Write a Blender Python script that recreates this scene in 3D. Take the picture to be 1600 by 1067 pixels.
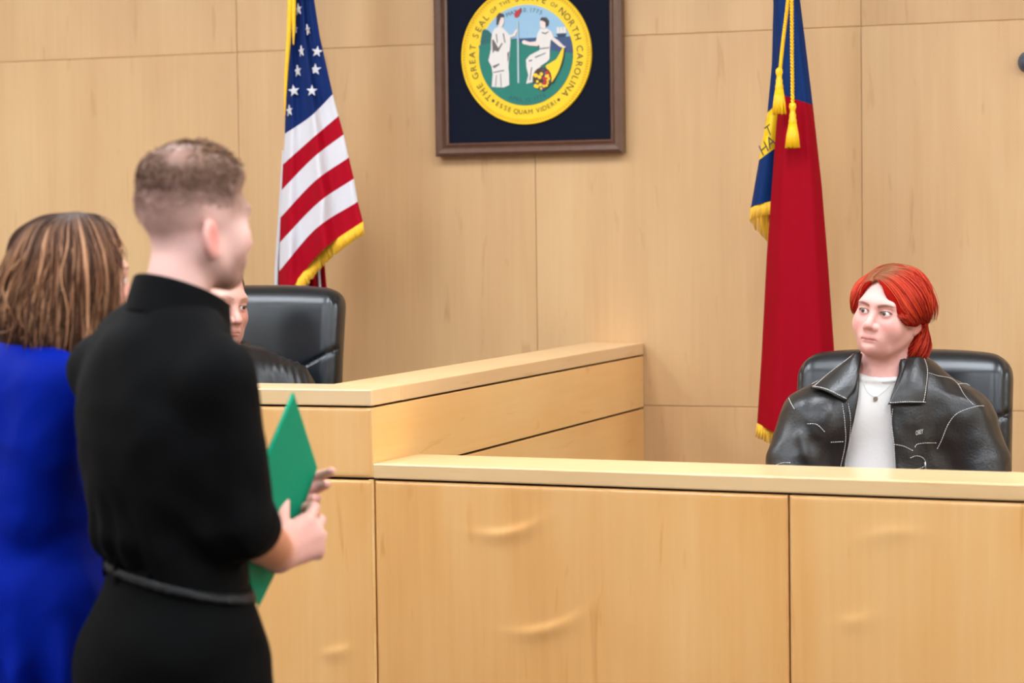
import bpy, bmesh, math, random
import numpy as np
from mathutils import Vector, Matrix

for _o in list(bpy.data.objects):
    bpy.data.objects.remove(_o)
scene = bpy.context.scene
COL = scene.collection
random.seed(7)
RNG = np.random.default_rng(7)

# ------------------------------------------------------------------ camera
F = 3709.0                      # focal length in pixels of the 1600 x 1067 frame
CX, CY = 800.0, 533.5
CAM = np.array([0.0, 0.0, 1.65])
CR = np.array([0.93779627, 0.34693033, -0.01332293])   # camera right
CU = np.array([-0.00463385, 0.05087806, 0.99869412])   # camera up
CW = np.array([-0.34715512, 0.93650989, -0.04932088])  # camera forward
cam_d = bpy.data.cameras.new('camera')
cam = bpy.data.objects.new('camera', cam_d)
COL.objects.link(cam)
cam_d.sensor_fit = 'HORIZONTAL'
cam_d.sensor_width = 36.0
cam_d.lens = 36.0 * F / 1600.0
cam_d.clip_start = 0.05
cam.matrix_world = Matrix(((CR[0], CU[0], -CW[0], CAM[0]), (CR[1], CU[1], -CW[1], CAM[1]),
                           (CR[2], CU[2], -CW[2], CAM[2]), (0, 0, 0, 1)))
cam_d.dof.use_dof = True
cam_d.dof.focus_distance = 6.0
cam_d.dof.aperture_fstop = 3.4
scene.camera = cam

# ------------------------------------------------------------------ light
world = bpy.data.worlds.new('world')
scene.world = world
world.use_nodes = True
bg = world.node_tree.nodes['Background']
bg.inputs[0].default_value = (0.90, 0.97, 1.10, 1)
bg.inputs[1].default_value = 0.24
LAMP_STRENGTH = 18.5
scene.view_settings.view_transform = 'Standard'
scene.view_settings.look = 'None'
scene.view_settings.exposure = 0.0
scene.view_settings.gamma = 1.0
scene.view_settings.use_curve_mapping = False


def at(px, py, d):
    """world point seen at photo pixel (px,py) at distance d along the view axis"""
    return CAM + d * (CW + (px - CX) / F * CR - (py - CY) / F * CU)


def onY(px, py, Y):
    a = at(px, py, 1.0) - CAM
    return CAM + a * (Y / a[1])


def onX(px, py, X):
    a = at(px, py, 1.0) - CAM
    return CAM + a * (X / a[0])


def onZ(px, py, Z):
    a = at(px, py, 1.0) - CAM
    return CAM + a * ((Z - CAM[2]) / a[2])


# ------------------------------------------------------------------ materials
def lin(r, g=None, b=None):
    if g is None:
        r, g, b = r
    return tuple((c / 255 / 12.92) if c / 255 <= 0.04045 else ((c / 255 + 0.055) / 1.055) ** 2.4 for c in (r, g, b))


MATS = {}


def mat(name, rgb, rough=0.5, metal=0.0, spec=0.5, coat=0.0, coat_r=0.1, noise=0.0, nscale=20.0, bump=0.0,
        bscale=60.0, sheen=0.0, emit=0.0, sss=0.0, stretch=(1, 1, 1), attr=None, coord='Object'):
    if name in MATS:
        return MATS[name]
    m = bpy.data.materials.new(name)
    m.use_nodes = True
    nt = m.node_tree
    b = nt.nodes['Principled BSDF']
    c = (*lin(rgb), 1)
    b.inputs['Base Color'].default_value = c
    b.inputs['Roughness'].default_value = rough
    b.inputs['Metallic'].default_value = metal
    b.inputs['Specular IOR Level'].default_value = spec
    b.inputs['Coat Weight'].default_value = coat
    b.inputs['Coat Roughness'].default_value = coat_r
    b.inputs['Sheen Weight'].default_value = sheen
    if sss:
        b.inputs['Subsurface Weight'].default_value = sss
        b.inputs['Subsurface Radius'].default_value = (0.012, 0.004, 0.0025)
        b.inputs['Subsurface Scale'].default_value = 0.6
    if emit:
        b.inputs['Emission Color'].default_value = c
        b.inputs['Emission Strength'].default_value = emit
    tc = nt.nodes.new('ShaderNodeTexCoord')
    mp = nt.nodes.new('ShaderNodeMapping')
    mp.inputs['Scale'].default_value = stretch
    nt.links.new(tc.outputs[coord], mp.inputs['Vector'])
    src = None
    if attr:
        an = nt.nodes.new('ShaderNodeAttribute')
        an.attribute_name = attr
        src = an.outputs['Color']
        nt.links.new(src, b.inputs['Base Color'])
    if noise:
        n = nt.nodes.new('ShaderNodeTexNoise')
        n.inputs['Scale'].default_value = nscale
        n.inputs['Detail'].default_value = 5
        nt.links.new(mp.outputs[0], n.inputs['Vector'])
        mr = nt.nodes.new('ShaderNodeMapRange')
        mr.inputs['To Min'].default_value = 1 - noise
        mr.inputs['To Max'].default_value = 1 + noise
        nt.links.new(n.outputs['Fac'], mr.inputs['Value'])
        mx = nt.nodes.new('ShaderNodeVectorMath')
        mx.operation = 'SCALE'
        if src is not None:
            nt.links.new(src, mx.inputs[0])
        else:
            mx.inputs[0].default_value = c[:3]
        nt.links.new(mr.outputs[0], mx.inputs['Scale'])
        nt.links.new(mx.outputs[0], b.inputs['Base Color'])
    if bump:
        n2 = nt.nodes.new('ShaderNodeTexNoise')
        n2.inputs['Scale'].default_value = bscale
        n2.inputs['Detail'].default_value = 4
        nt.links.new(mp.outputs[0], n2.inputs['Vector'])
        bp = nt.nodes.new('ShaderNodeBump')
        bp.inputs['Strength'].default_value = bump
        bp.inputs['Distance'].default_value = 0.01
        nt.links.new(n2.outputs['Fac'], bp.inputs['Height'])
        nt.links.new(bp.outputs[0], b.inputs['Normal'])
    MATS[name] = m
    return m


def wood(name, c0, c1, c2, axis='z', rough=0.32, coat=0.3, blot=0.5, fine=True, perf=False):
    """maple veneer: soft figure stretched along the grain axis, fine pores, blotches"""
    m = bpy.data.materials.new(name)
    m.use_nodes = True
    nt = m.node_tree
    L = nt.links.new
    b = nt.nodes['Principled BSDF']
    b.inputs['Roughness'].default_value = rough
    b.inputs['Coat Weight'].default_value = coat
    b.inputs['Coat Roughness'].default_value = 0.18
    tc = nt.nodes.new('ShaderNodeTexCoord')
    oi = nt.nodes.new('ShaderNodeObjectInfo')
    ad = nt.nodes.new('ShaderNodeVectorMath')
    ad.operation = 'MULTIPLY_ADD'
    cmb = nt.nodes.new('ShaderNodeCombineXYZ')
    for i in range(3):
        L(oi.outputs['Random'], cmb.inputs[i])
    L(cmb.outputs[0], ad.inputs[0])
    ad.inputs[1].default_value = (13.1, 7.7, 5.3)
    L(tc.outputs['Object'], ad.inputs[2])

    def nz(scale, stretch, detail, dist=0.0):
        mp = nt.nodes.new('ShaderNodeMapping')
        s = [1, 1, 1]
        s['xyz'.index(axis)] = stretch
        mp.inputs['Scale'].default_value = s
        L(ad.outputs[0], mp.inputs['Vector'])
        n = nt.nodes.new('ShaderNodeTexNoise')
        n.inputs['Scale'].default_value = scale
        n.inputs['Detail'].default_value = detail
        n.inputs['Distortion'].default_value = dist
        L(mp.outputs[0], n.inputs['Vector'])
        return n.outputs['Fac']
    fig = nz(7.0, 0.10, 4, 0.4)
    grain = nz(70.0, 0.035, 4)
    blotch = nz(2.6, 0.55, 3, 0.3)
    mix = nt.nodes.new('ShaderNodeMath')
    mix.operation = 'MULTIPLY_ADD'
    L(fig, mix.inputs[0])
    mix.inputs[1].default_value = 0.55
    m2 = nt.nodes.new('ShaderNodeMath')
    m2.operation = 'MULTIPLY'
    L(blotch, m2.inputs[0])
    m2.inputs[1].default_value = blot
    L(m2.outputs[0], mix.inputs[2])
    m3 = nt.nodes.new('ShaderNodeMath')
    m3.operation = 'MULTIPLY_ADD'
    L(grain, m3.inputs[0])
    m3.inputs[1].default_value = 0.22 if fine else 0.1
    L(mix.outputs[0], m3.inputs[2])
    rp = nt.nodes.new('ShaderNodeValToRGB')
    L(m3.outputs[0], rp.inputs[0])
    fl = nz(26.0, 0.16, 2, 0.6)
    fr = nt.nodes.new('ShaderNodeMapRange')
    fr.inputs['From Min'].default_value = 0.66
    fr.inputs['From Max'].default_value = 0.76
    fr.inputs['To Max'].default_value = 0.26
    L(fl, fr.inputs['Value'])
    sb = nt.nodes.new('ShaderNodeMath')
    sb.operation = 'SUBTRACT'
    L(m3.outputs[0], sb.inputs[0])
    L(fr.outputs[0], sb.inputs[1])
    L(sb.outputs[0], rp.inputs[0])
    e = rp.color_ramp.elements
    e[0].position = 0.36
    e[0].color = (*lin(c0), 1)
    e[1].position = 0.92
    e[1].color = (*lin(c2), 1)
    x = e.new(0.62)
    x.color = (*lin(c1), 1)
    L(rp.outputs[0], b.inputs['Base Color'])
    bp = nt.nodes.new('ShaderNodeBump')
    bp.inputs['Strength'].default_value = 0.05
    bp.inputs['Distance'].default_value = 0.004
    h = grain
    if perf:
        v = nt.nodes.new('ShaderNodeTexVoronoi')
        v.inputs['Scale'].default_value = 170.0
        v.inputs['Randomness'].default_value = 0.0
        mpv = nt.nodes.new('ShaderNodeMapping')
        mpv.inputs['Rotation'].default_value = (0, math.radians(45), 0)
        mpv.inputs['Scale'].default_value = (1, 0.0, 1)
        L(tc.outputs['Object'], mpv.inputs['Vector'])
        L(mpv.outputs[0], v.inputs['Vector'])
        st = nt.nodes.new('ShaderNodeMath')
        st.operation = 'GREATER_THAN'
        st.inputs[1].default_value = 0.24
        L(v.outputs['Distance'], st.inputs[0])
        mm = nt.nodes.new('ShaderNodeMix')
        mm.data_type = 'RGBA'
        mm.blend_type = 'MULTIPLY'
        mm.inputs[0].default_value = 1.0
        L(rp.outputs[0], mm.inputs[6])
        mr = nt.nodes.new('ShaderNodeMapRange')
        mr.inputs['To Min'].default_value = 0.86
        mr.inputs['To Max'].default_value = 1.03
        L(st.outputs[0], mr.inputs['Value'])
        L(mr.outputs[0], mm.inputs[7])
        L(mm.outputs[2], b.inputs['Base Color'])
    L(h, bp.inputs['Height'])
    L(bp.outputs[0], b.inputs['Normal'])
    MATS[name] = m
    return m


WALLC = ((198, 156, 108), (211, 171, 122), (221, 187, 140))
wood('wall_maple', *WALLC, axis='z', rough=0.42, coat=0.12, blot=0.32)
wood('wall_maple_perforated', *WALLC, axis='z', rough=0.45, coat=0.08, blot=0.45, perf=True)
wood('bench_maple', (220, 158, 88), (235, 177, 107), (243, 195, 131), axis='z', rough=0.30, coat=0.6, blot=0.55)
wood('bench_maple_side_lit', (232, 172, 98), (244, 192, 118), (250, 208, 142), axis='y', rough=0.28, coat=0.9, blot=0.55)  # grain along y; colours lightened to stand in for stronger light on the side
wood('cap_maple', (222, 178, 122), (232, 194, 142), (240, 208, 162), axis='x', rough=0.30, coat=0.35, blot=0.4)
wood('cap_maple_side', (222, 178, 122), (232, 194, 142), (240, 208, 162), axis='y', rough=0.30, coat=0.35, blot=0.4)
mat('joint_black', (46, 30, 18), 0.8)
mat('wall_joint', (190, 150, 102), 0.7)
mat('carpet', (92, 84, 80), 0.95, noise=0.2, nscale=300)
mat('ceiling_white', (236, 232, 224), 0.9, noise=0.03, nscale=200)
mat('wall_paint', (222, 208, 184), 0.85, noise=0.02, nscale=50)
mat('lamp_lens', (238, 246, 255), 0.5, emit=LAMP_STRENGTH)
mat('lamp_frame', (235, 235, 232), 0.4)
mat('leather_chair', (21, 27, 32), 0.29, spec=0.6, bump=0.03, bscale=420, noise=0.08, nscale=8)
mat('leather_chair_side', (34, 38, 42), 0.42, spec=0.5, bump=0.12, bscale=420)
mat('black_plastic', (24, 24, 26), 0.4)
mat('chrome', (190, 190, 195), 0.2, metal=1.0)
mat('gold_fringe', (245, 190, 20), 0.55, noise=0.25, nscale=900, stretch=(1, 1, 0.02), sheen=0.3)
mat('gold_cord', (247, 192, 14), 0.5, noise=0.2, nscale=500)
mat('flag_blue', (14, 38, 94), 0.65, spec=0.12, noise=0.05, nscale=200)
mat('flag_red', (160, 4, 28), 0.65, spec=0.08, noise=0.05, nscale=200)
mat('flag_white', (208, 205, 210), 0.7, spec=0.2)
mat('nc_blue', (12, 46, 100), 0.65, spec=0.12, noise=0.05, nscale=200)
mat('nc_red', (150, 2, 24), 0.65, spec=0.08, noise=0.05, nscale=150)
mat('brass', (200, 160, 80), 0.3, metal=1.0)
mat('oak_pole', (150, 100, 55), 0.4)
mat('frame_wood', (98, 68, 53), 0.26, noise=0.2, nscale=30, stretch=(1, 1, 1), coat=0.3)
mat('frame_wood_inner', (122, 88, 70), 0.3, coat=0.3)
mat('navy_board', (12, 17, 34), 0.7, spec=0.12)
mat('seal_yellow', (250, 206, 12), 0.45, noise=0.06, nscale=60)
mat('seal_rope', (206, 158, 20), 0.6, noise=0.4, nscale=700)
mat('seal_sky', (150, 188, 214), 0.5)
mat('seal_sea', (52, 74, 116), 0.5)
mat('seal_land', (6, 118, 102), 0.5, noise=0.12, nscale=40)
mat('seal_hill', (14, 96, 92), 0.5)
mat('seal_cloth', (226, 220, 214), 0.6)
mat('seal_fold', (104, 98, 98), 0.6)
mat('seal_skin', (232, 214, 206), 0.6)
mat('seal_hair', (66, 60, 62), 0.6)
mat('seal_ink', (74, 52, 28), 0.6)
mat('seal_sea_ink', (40, 62, 84), 0.6)
mat('seal_red', (188, 40, 46), 0.5)
mat('seal_pole', (170, 192, 198), 0.5)


# ------------------------------------------------------------------ object helpers
def link_mesh(name, verts, faces, m, parent=None, smooth=False, mats=None, fmat=None, loc=None):
    me = bpy.data.meshes.new(name)
    if isinstance(verts, np.ndarray):
        verts = verts.tolist()
    if isinstance(faces, np.ndarray):
        faces = faces.tolist()
    me.from_pydata(verts, [], faces)
    if mats:
        for q in mats:
            me.materials.append(MATS[q])
        me.polygons.foreach_set('material_index', fmat)
    else:
        me.materials.append(MATS[m] if isinstance(m, str) else m)
    if smooth:
        me.polygons.foreach_set('use_smooth', [True] * len(me.polygons))
    me.update()
    o = bpy.data.objects.new(name, me)
    COL.objects.link(o)
    if parent is not None:
        o.parent = parent
    if loc is not None:
        o.location = loc
    return o


def empty(name, loc=(0, 0, 0), rz=0.0):
    o = bpy.data.objects.new(name, None)
    COL.objects.link(o)
    o.location = Vector([float(c) for c in loc])
    o.rotation_euler = (0, 0, rz)
    o.empty_display_size = 0.1
    return o


def tag(o, label=None, cat=None, group=None, kind=None):
    if label:
        o['label'] = label
    if cat:
        o['category'] = cat
    if group:
        o['group'] = group
    if kind:
        o['kind'] = kind
    return o


def box_bm(lo, hi, bev=0.0, seg=2):
    bm = bmesh.new()
    bmesh.ops.create_cube(bm, size=1.0)
    lo = np.array(lo, float)
    hi = np.array(hi, float)
    for v in bm.verts:
        v.co = Vector([lo[i] + (v.co[i] + 0.5) * (hi[i] - lo[i]) for i in range(3)])
    if bev:
        bmesh.ops.bevel(bm, geom=bm.edges[:], offset=bev, segments=seg, affect='EDGES', profile=0.5)
    return bm


def bm_obj(name, bm, m, parent=None, smooth=False, loc=None, rz=None):
    me = bpy.data.meshes.new(name)
    bmesh.ops.recalc_face_normals(bm, faces=bm.faces[:])
    bm.to_mesh(me)
    bm.free()
    me.materials.append(MATS[m])
    if smooth:
        me.polygons.foreach_set('use_smooth', [True] * len(me.polygons))
    o = bpy.data.objects.new(name, me)
    COL.objects.link(o)
    if parent is not None:
        o.parent = parent
    if loc is not None:
        o.location = Vector([float(c) for c in loc])
    if rz is not None:
        o.rotation_euler = (0, 0, rz)
    return o


def box(name, lo, hi, m, parent=None, bev=0.0, seg=2):
    """box whose object origin sits at its own low corner (so wood grain differs)"""
    lo = np.array(lo, float)
    hi = np.array(hi, float)
    return bm_obj(name, box_bm((0, 0, 0), hi - lo, bev, seg), m, parent, loc=lo)


def smooth_path(pts, n):
    """Catmull-Rom resample of control points to n points"""
    P = np.array(pts, float)
    if len(P) == 2:
        t = np.linspace(0, 1, n)[:, None]
        return P[0] * (1 - t) + P[1] * t
    Q = np.vstack([2 * P[0] - P[1], P, 2 * P[-1] - P[-2]])
    t = np.linspace(0, len(P) - 1 - 1e-6, n)
    i = np.floor(t).astype(int)
    f = (t - i)[:, None]
    a, b, c, d = Q[i], Q[i + 1], Q[i + 2], Q[i + 3]
    return 0.5 * ((2 * b) + (-a + c) * f + (2 * a - 5 * b + 4 * c - d) * f ** 2 + (-a + 3 * b - 3 * c + d) * f ** 3)


def tube_geo(path, radii, sides=8, flat=1.0, up=(0, 0, 1), cap=True, v0=0):
    """verts, faces of a tube along path; flat scales the second cross axis"""
    P = np.array(path, float)
    n = len(P)
    R = np.broadcast_to(np.array(radii, float), (n,))
    T = np.gradient(P, axis=0)
    T /= np.linalg.norm(T, axis=1)[:, None] + 1e-12
    up = np.broadcast_to(np.array(up, float), (n, 3))
    A = np.cross(T, up)
    bad = np.linalg.norm(A, axis=1) < 1e-4
    if bad.any():
        A[bad] = np.cross(T[bad], (1, 0.1, 0))
    A /= np.linalg.norm(A, axis=1)[:, None]
    B = np.cross(A, T)
    an = np.arange(sides) * 2 * math.pi / sides
    V = P[:, None, :] + R[:, None, None] * (np.cos(an)[None, :, None] * A[:, None, :] + flat * np.sin(an)[None, :, None] * B[:, None, :])
    V = V.reshape(-1, 3)
    Fc = []
    for i in range(n - 1):
        for j in range(sides):
            k = (j + 1) % sides
            Fc.append((v0 + i * sides + j, v0 + i * sides + k, v0 + (i + 1) * sides + k, v0 + (i + 1) * sides + j))
    if cap:
        Fc.append(tuple(v0 + j for j in range(sides - 1, -1, -1)))
        Fc.append(tuple(v0 + (n - 1) * sides + j for j in range(sides)))
    return V, Fc


def tube(name, path, radii, m, parent=None, sides=10, flat=1.0, up=(0, 0, 1), n=None):
    if n:
        path = smooth_path(path, n)
        if np.ndim(radii):
            radii = np.interp(np.linspace(0, 1, n), np.linspace(0, 1, len(radii)), radii)
    V, Fc = tube_geo(path, radii, sides, flat, up)
    return link_mesh(name, V, Fc, m, parent, smooth=True)


class Geo:
    """collects pieces into one mesh"""
    def __init__(self):
        self.V, self.F, self.n = [], [], 0

    def add(self, V, Fc):
        V = np.array(V, float)
        self.V.append(V)
        self.F += [tuple(int(i) + self.n for i in f) for f in Fc]
        self.n += len(V)

    def tube(self, path, radii, sides=6, flat=1.0, up=(0, 0, 1)):
        self.add(*tube_geo(path, radii, sides, flat, up))

    def build(self, name, m, parent=None, smooth=True):
        return link_mesh(name, np.vstack(self.V), self.F, m, parent, smooth)


def text_mesh(name, body, size, depth=0.0):
    """flat lettering as mesh verts / faces, centred on the origin, in the XY plane"""
    cu = bpy.data.curves.new(name, 'FONT')
    cu.body = body
    cu.size = size
    cu.align_x = 'CENTER'
    cu.align_y = 'CENTER'
    cu.resolution_u = 3
    cu.extrude = depth
    ob = bpy.data.objects.new(name, cu)
    COL.objects.link(ob)
    dg = bpy.context.evaluated_depsgraph_get()
    me = bpy.data.meshes.new_from_object(ob.evaluated_get(dg))
    V = np.array([v.co[:] for v in me.vertices]) if len(me.vertices) else np.zeros((0, 3))
    Fc = [tuple(p.vertices) for p in me.polygons]
    bpy.data.objects.remove(ob)
    bpy.data.curves.remove(cu)
    bpy.data.meshes.remove(me)
    return V, Fc


# ------------------------------------------------------------------ signed distance modelling
def ell(P, c, r, R=None):
    q = P - np.asarray(c, np.float32)
    if R is not None:
        q = q @ np.asarray(R, np.float32)
    r = np.asarray(r, np.float32)
    k0 = np.sqrt(((q / r) ** 2).sum(1))
    k1 = np.sqrt(((q / (r * r)) ** 2).sum(1)) + 1e-9
    return k0 * (k0 - 1.0) / k1


def cap(P, a, b, r1, r2=None):
    if r2 is None:
        r2 = r1
    a = np.asarray(a, np.float32)
    b = np.asarray(b, np.float32)
    ba = b - a
    pa = P - a
    h = np.clip((pa @ ba) / float(ba @ ba + 1e-12), 0, 1)
    return np.sqrt(((pa - h[:, None] * ba) ** 2).sum(1)) - (r1 + (r2 - r1) * h)


def chain(P, pts, rs, k=0.0):
    d = None
    for i in range(len(pts) - 1):
        e = cap(P, pts[i], pts[i + 1], rs[i], rs[i + 1])
        d = e if d is None else (smin(d, e, k) if k else np.minimum(d, e))
    return d


def rbox(P, c, h, r, R=None):
    q = P - np.asarray(c, np.float32)
    if R is not None:
        q = q @ np.asarray(R, np.float32)
    q = np.abs(q) - (np.asarray(h, np.float32) - r)
    return np.sqrt((np.maximum(q, 0) ** 2).sum(1)) + np.minimum(q.max(1), 0) - r


def smin(a, b, k):
    h = np.maximum(k - np.abs(a - b), 0) / k
    return np.minimum(a, b) - h * h * k * 0.25


def smax(a, b, k):
    return -smin(-a, -b, k)


def rotm(rx=0, ry=0, rz=0):
    """rotation matrix, degrees; columns are the rotated axes"""
    return np.array((Matrix.Rotation(math.radians(rz), 3, 'Z') @ Matrix.Rotation(math.radians(ry), 3, 'Y') @ Matrix.Rotation(math.radians(rx), 3, 'X')), float)


def axis(lo, hi, step):
    return np.linspace(lo, hi, max(3, int(round((hi - lo) / step)) + 1)).astype(np.float32)


def axis_var(parts):
    """parts: list of (lo, hi, step) joined end to end"""
    out = []
    for k, (lo, hi, st) in enumerate(parts):
        a = axis(lo, hi, st)
        out.append(a if k == 0 else a[1:])
    return np.concatenate(out)


def snet(f, xs, ys, zs, stride=4, proj=1):
    """surface nets on a (possibly uneven) grid -> verts, quads"""
    xs, ys, zs = [np.asarray(a, np.float32) for a in (xs, ys, zs)]
    nx, ny, nz = len(xs), len(ys), len(zs)
    ci = [np.unique(np.append(np.arange(0, n, stride), n - 1)) for n in (nx, ny, nz)]
    G = np.stack(np.meshgrid(xs[ci[0]], ys[ci[1]], zs[ci[2]], indexing='ij'), -1)
    cd = f(G.reshape(-1, 3).astype(np.float32)).reshape(G.shape[:3])
    # blocks that may hold the surface
    def bl(a, op):
        r = a
        for ax in range(3):
            s0 = [slice(None)] * 3
            s1 = [slice(None)] * 3
            s0[ax] = slice(0, -1)
            s1[ax] = slice(1, None)
            r = op(r[tuple(s0)], r[tuple(s1)])
        return r
    bmin = bl(np.abs(cd), np.minimum)
    diag = 0.0
    dx = [np.diff(a[c]) for a, c in zip((xs, ys, zs), ci)]
    dg = np.sqrt(dx[0][:, None, None] ** 2 + dx[1][None, :, None] ** 2 + dx[2][None, None, :] ** 2)
    act = bmin < dg * 0.75
    D = np.empty((nx, ny, nz), np.float32)
    rep = [np.minimum(np.searchsorted(c, np.arange(n), side='right') - 1, len(c) - 2) for c, n in zip(ci, (nx, ny, nz))]
    D[:] = cd[:-1, :-1, :-1][np.ix_(*rep)]
    am = act[np.ix_(*rep)]
    # include upper faces of active blocks
    am2 = am.copy()
    for ax in range(3):
        s0 = [slice(None)] * 3
        s1 = [slice(None)] * 3
        s0[ax] = slice(0, -1)
        s1[ax] = slice(1, None)
        t = am2.copy()
        t[tuple(s1)] |= am2[tuple(s0)]
        am2 = t
    I = np.argwhere(am2)
    pts = np.stack([xs[I[:, 0]], ys[I[:, 1]], zs[I[:, 2]]], 1)
    val = np.empty(len(pts), np.float32)
    for s in range(0, len(pts), 400000):
        val[s:s + 400000] = f(pts[s:s + 400000])
    D[I[:, 0], I[:, 1], I[:, 2]] = val
    S = D < 0
    cnt = np.zeros((nx - 1, ny - 1, nz - 1), np.int8)
    corners = [(a, b, c) for a in (0, 1) for b in (0, 1) for c in (0, 1)]
    for a, b, c in corners:
        cnt += S[a:nx - 1 + a, b:ny - 1 + b, c:nz - 1 + c]
    cells = np.argwhere((cnt > 0) & (cnt < 8))
    idx = -np.ones((nx - 1, ny - 1, nz - 1), np.int64)
    idx[cells[:, 0], cells[:, 1], cells[:, 2]] = np.arange(len(cells))
    cv = np.stack([D[cells[:, 0] + a, cells[:, 1] + b, cells[:, 2] + c] for a, b, c in corners], 1)
    cp = np.stack([np.stack([xs[cells[:, 0] + a], ys[cells[:, 1] + b], zs[cells[:, 2] + c]], 1) for a, b, c in corners], 1)
    acc = np.zeros((len(cells), 3))
    num = np.zeros(len(cells))
    for i in range(8):
        for j in range(i + 1, 8):
            if sum(abs(p - q) for p, q in zip(corners[i], corners[j])) != 1:
                continue
            cr = (cv[:, i] < 0) != (cv[:, j] < 0)
            t = cv[:, i] / (cv[:, i] - cv[:, j] + 1e-20)
            p = cp[:, i] + t[:, None] * (cp[:, j] - cp[:, i])
            acc += np.where(cr[:, None], p, 0)
            num += cr
    V = (acc / num[:, None]).astype(np.float32)
    quads = []
    for ax in range(3):
        u, w = [(1, 2), (2, 0), (0, 1)][ax]
        s0 = [slice(1, -1)] * 3
        s1 = [slice(1, -1)] * 3
        s0[ax] = slice(0, -1)
        s1[ax] = slice(1, None)
        A = S[tuple(s0)]
        B = S[tuple(s1)]
        E = np.argwhere(A != B)
        base = E.copy()
        for q in range(3):
            if q != ax:
                base[:, q] += 1
        fl = A[E[:, 0], E[:, 1], E[:, 2]]
        def cell(du, dw):
            c = base.copy()
            c[:, u] -= du
            c[:, w] -= dw
            return idx[c[:, 0], c[:, 1], c[:, 2]]
        q = np.stack([cell(1, 1), cell(0, 1), cell(0, 0), cell(1, 0)], 1)
        q[~fl] = q[~fl][:, ::-1]
        quads.append(q)
    Q = np.vstack(quads)
    for _ in range(proj):
        V = project(f, V, 0.9)
    return V, Q


def grad(f, P, h=0.0008, with_d=False):
    # tetrahedral differences
    P = np.asarray(P, np.float32)
    g = np.zeros((len(P), 3), np.float32)
    d = 0.0
    for e in ((1, -1, -1), (-1, -1, 1), (-1, 1, -1), (1, 1, 1)):
        e = np.array(e, np.float32)
        v = f(P + e * h)
        g += v[:, None] * e
        d = d + v
    g /= 4 * h
    if with_d:
        return g, d / 4
    return g


def project(f, P, step=1.0, it=1):
    P = np.asarray(P, np.float32)
    for _ in range(it):
        g, d = grad(f, P, with_d=True)
        s = np.clip(step * d / np.maximum((g ** 2).sum(1), 0.25), -0.004, 0.004)
        P = P - s[:, None] * g
    return P


def sdf_obj(name, f, xs, ys, zs, m, parent=None, col=None, stride=4, proj=1):
    V, Q = snet(f, xs, ys, zs, stride, proj)
    o = link_mesh(name, V, Q, m, parent, smooth=True)
    if col is not None:
        set_col(o, col(V))
    return o


def set_col(o, c):
    """per-vertex pigment colour (linear rgb)"""
    a = o.data.color_attributes.new('col', 'FLOAT_COLOR', 'POINT')
    c4 = np.ones((len(c), 4), np.float32)
    c4[:, :3] = c
    a.data.foreach_set('color', c4.ravel())


def smoothstep(a, b, x):
    t = np.clip((x - a) / (b - a), 0, 1)
    return t * t * (3 - 2 * t)


def vnoise(P, s, seed=0):
    """cheap smooth value noise in [-1,1]"""
    p = P * s + seed * 17.31
    return (np.sin(p[:, 0] * 1.7 + 2.1 * np.sin(p[:, 1] * 1.1 + seed)) + np.sin(p[:, 1] * 1.9 + 1.7 * np.sin(p[:, 2] * 1.3 + 1.0)) + np.sin(p[:, 2] * 1.6 + 1.9 * np.sin(p[:, 0] * 1.2 + 2.0))) / 3.0

# ------------------------------------------------------------------ setting
YW = 7.164                                   # face of the panelled wall behind the benches
XS = [-6.20, -5.73, -4.676, -3.622, -2.568, -1.512, -0.458, 0.596, 1.65, 2.70, 3.5]
ZS = [0.25, 1.074, 2.238, 3.40]
CEIL = 3.40

fl = box('floor', (-6.3, -3.0, -0.1), (3.6, 7.3, 0.0), 'carpet')
tag(fl, 'grey carpeted courtroom floor', kind='structure')
pf = box('floor_platform', (-6.2, 5.07, 0.0), (3.5, YW, 0.25), 'carpet')
tag(pf, 'raised carpeted platform behind the judge bench and witness stand', kind='structure')
ce = box('ceiling', (-6.3, -3.0, CEIL), (3.6, 7.3, CEIL + 0.1), 'ceiling_white')
tag(ce, 'white courtroom ceiling', kind='structure')
wl = box('wall_left', (-6.3, -3.0, 0.0), (-6.2, 7.3, CEIL), 'wall_paint')
tag(wl, 'plain painted side wall at the left', kind='structure')
wr = box('wall_right', (3.5, -3.0, 0.0), (3.6, 7.3, CEIL), 'wall_paint')
tag(wr, 'plain painted side wall at the right', kind='structure')
wb = box('wall_back', (-6.2, YW + 0.004, 0.0), (3.5, 7.3, CEIL), 'wall_joint')
tag(wb, 'maple veneer panelled wall behind the judge and the witness', kind='structure')
G = 0.0014
for i in range(len(XS) - 1):
    for j in range(3):
        m = 'wall_maple_perforated' if (j == 1 and i in (2, 5, 6)) else 'wall_maple'
        x0, x1, z0, z1 = XS[i] + G, XS[i + 1] - G, ZS[j], ZS[j + 1] - (0.0 if j == 1 else 0.0025)
        w_, h_ = x1 - x0, z1 - z0
        c_ = 0.0045 if j == 1 else 0.001                 # eased top edge
        prof = [(0, 0), (0, h_ - c_), (c_, h_), (0.006, h_), (0.006, 0)]
        V = [(x, y, z) for x in (0, w_) for y, z in prof]
        Fc = [(k, 5 + k, 5 + (k + 1) % 5, (k + 1) % 5) for k in range(5)] + [(0, 1, 2, 3, 4), (9, 8, 7, 6, 5)]
        p = link_mesh('panel', V, Fc, m, loc=(x0, YW, z0))
        p.parent = wb
        p.matrix_parent_inverse = Matrix.Translation(wb.location).inverted()

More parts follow.
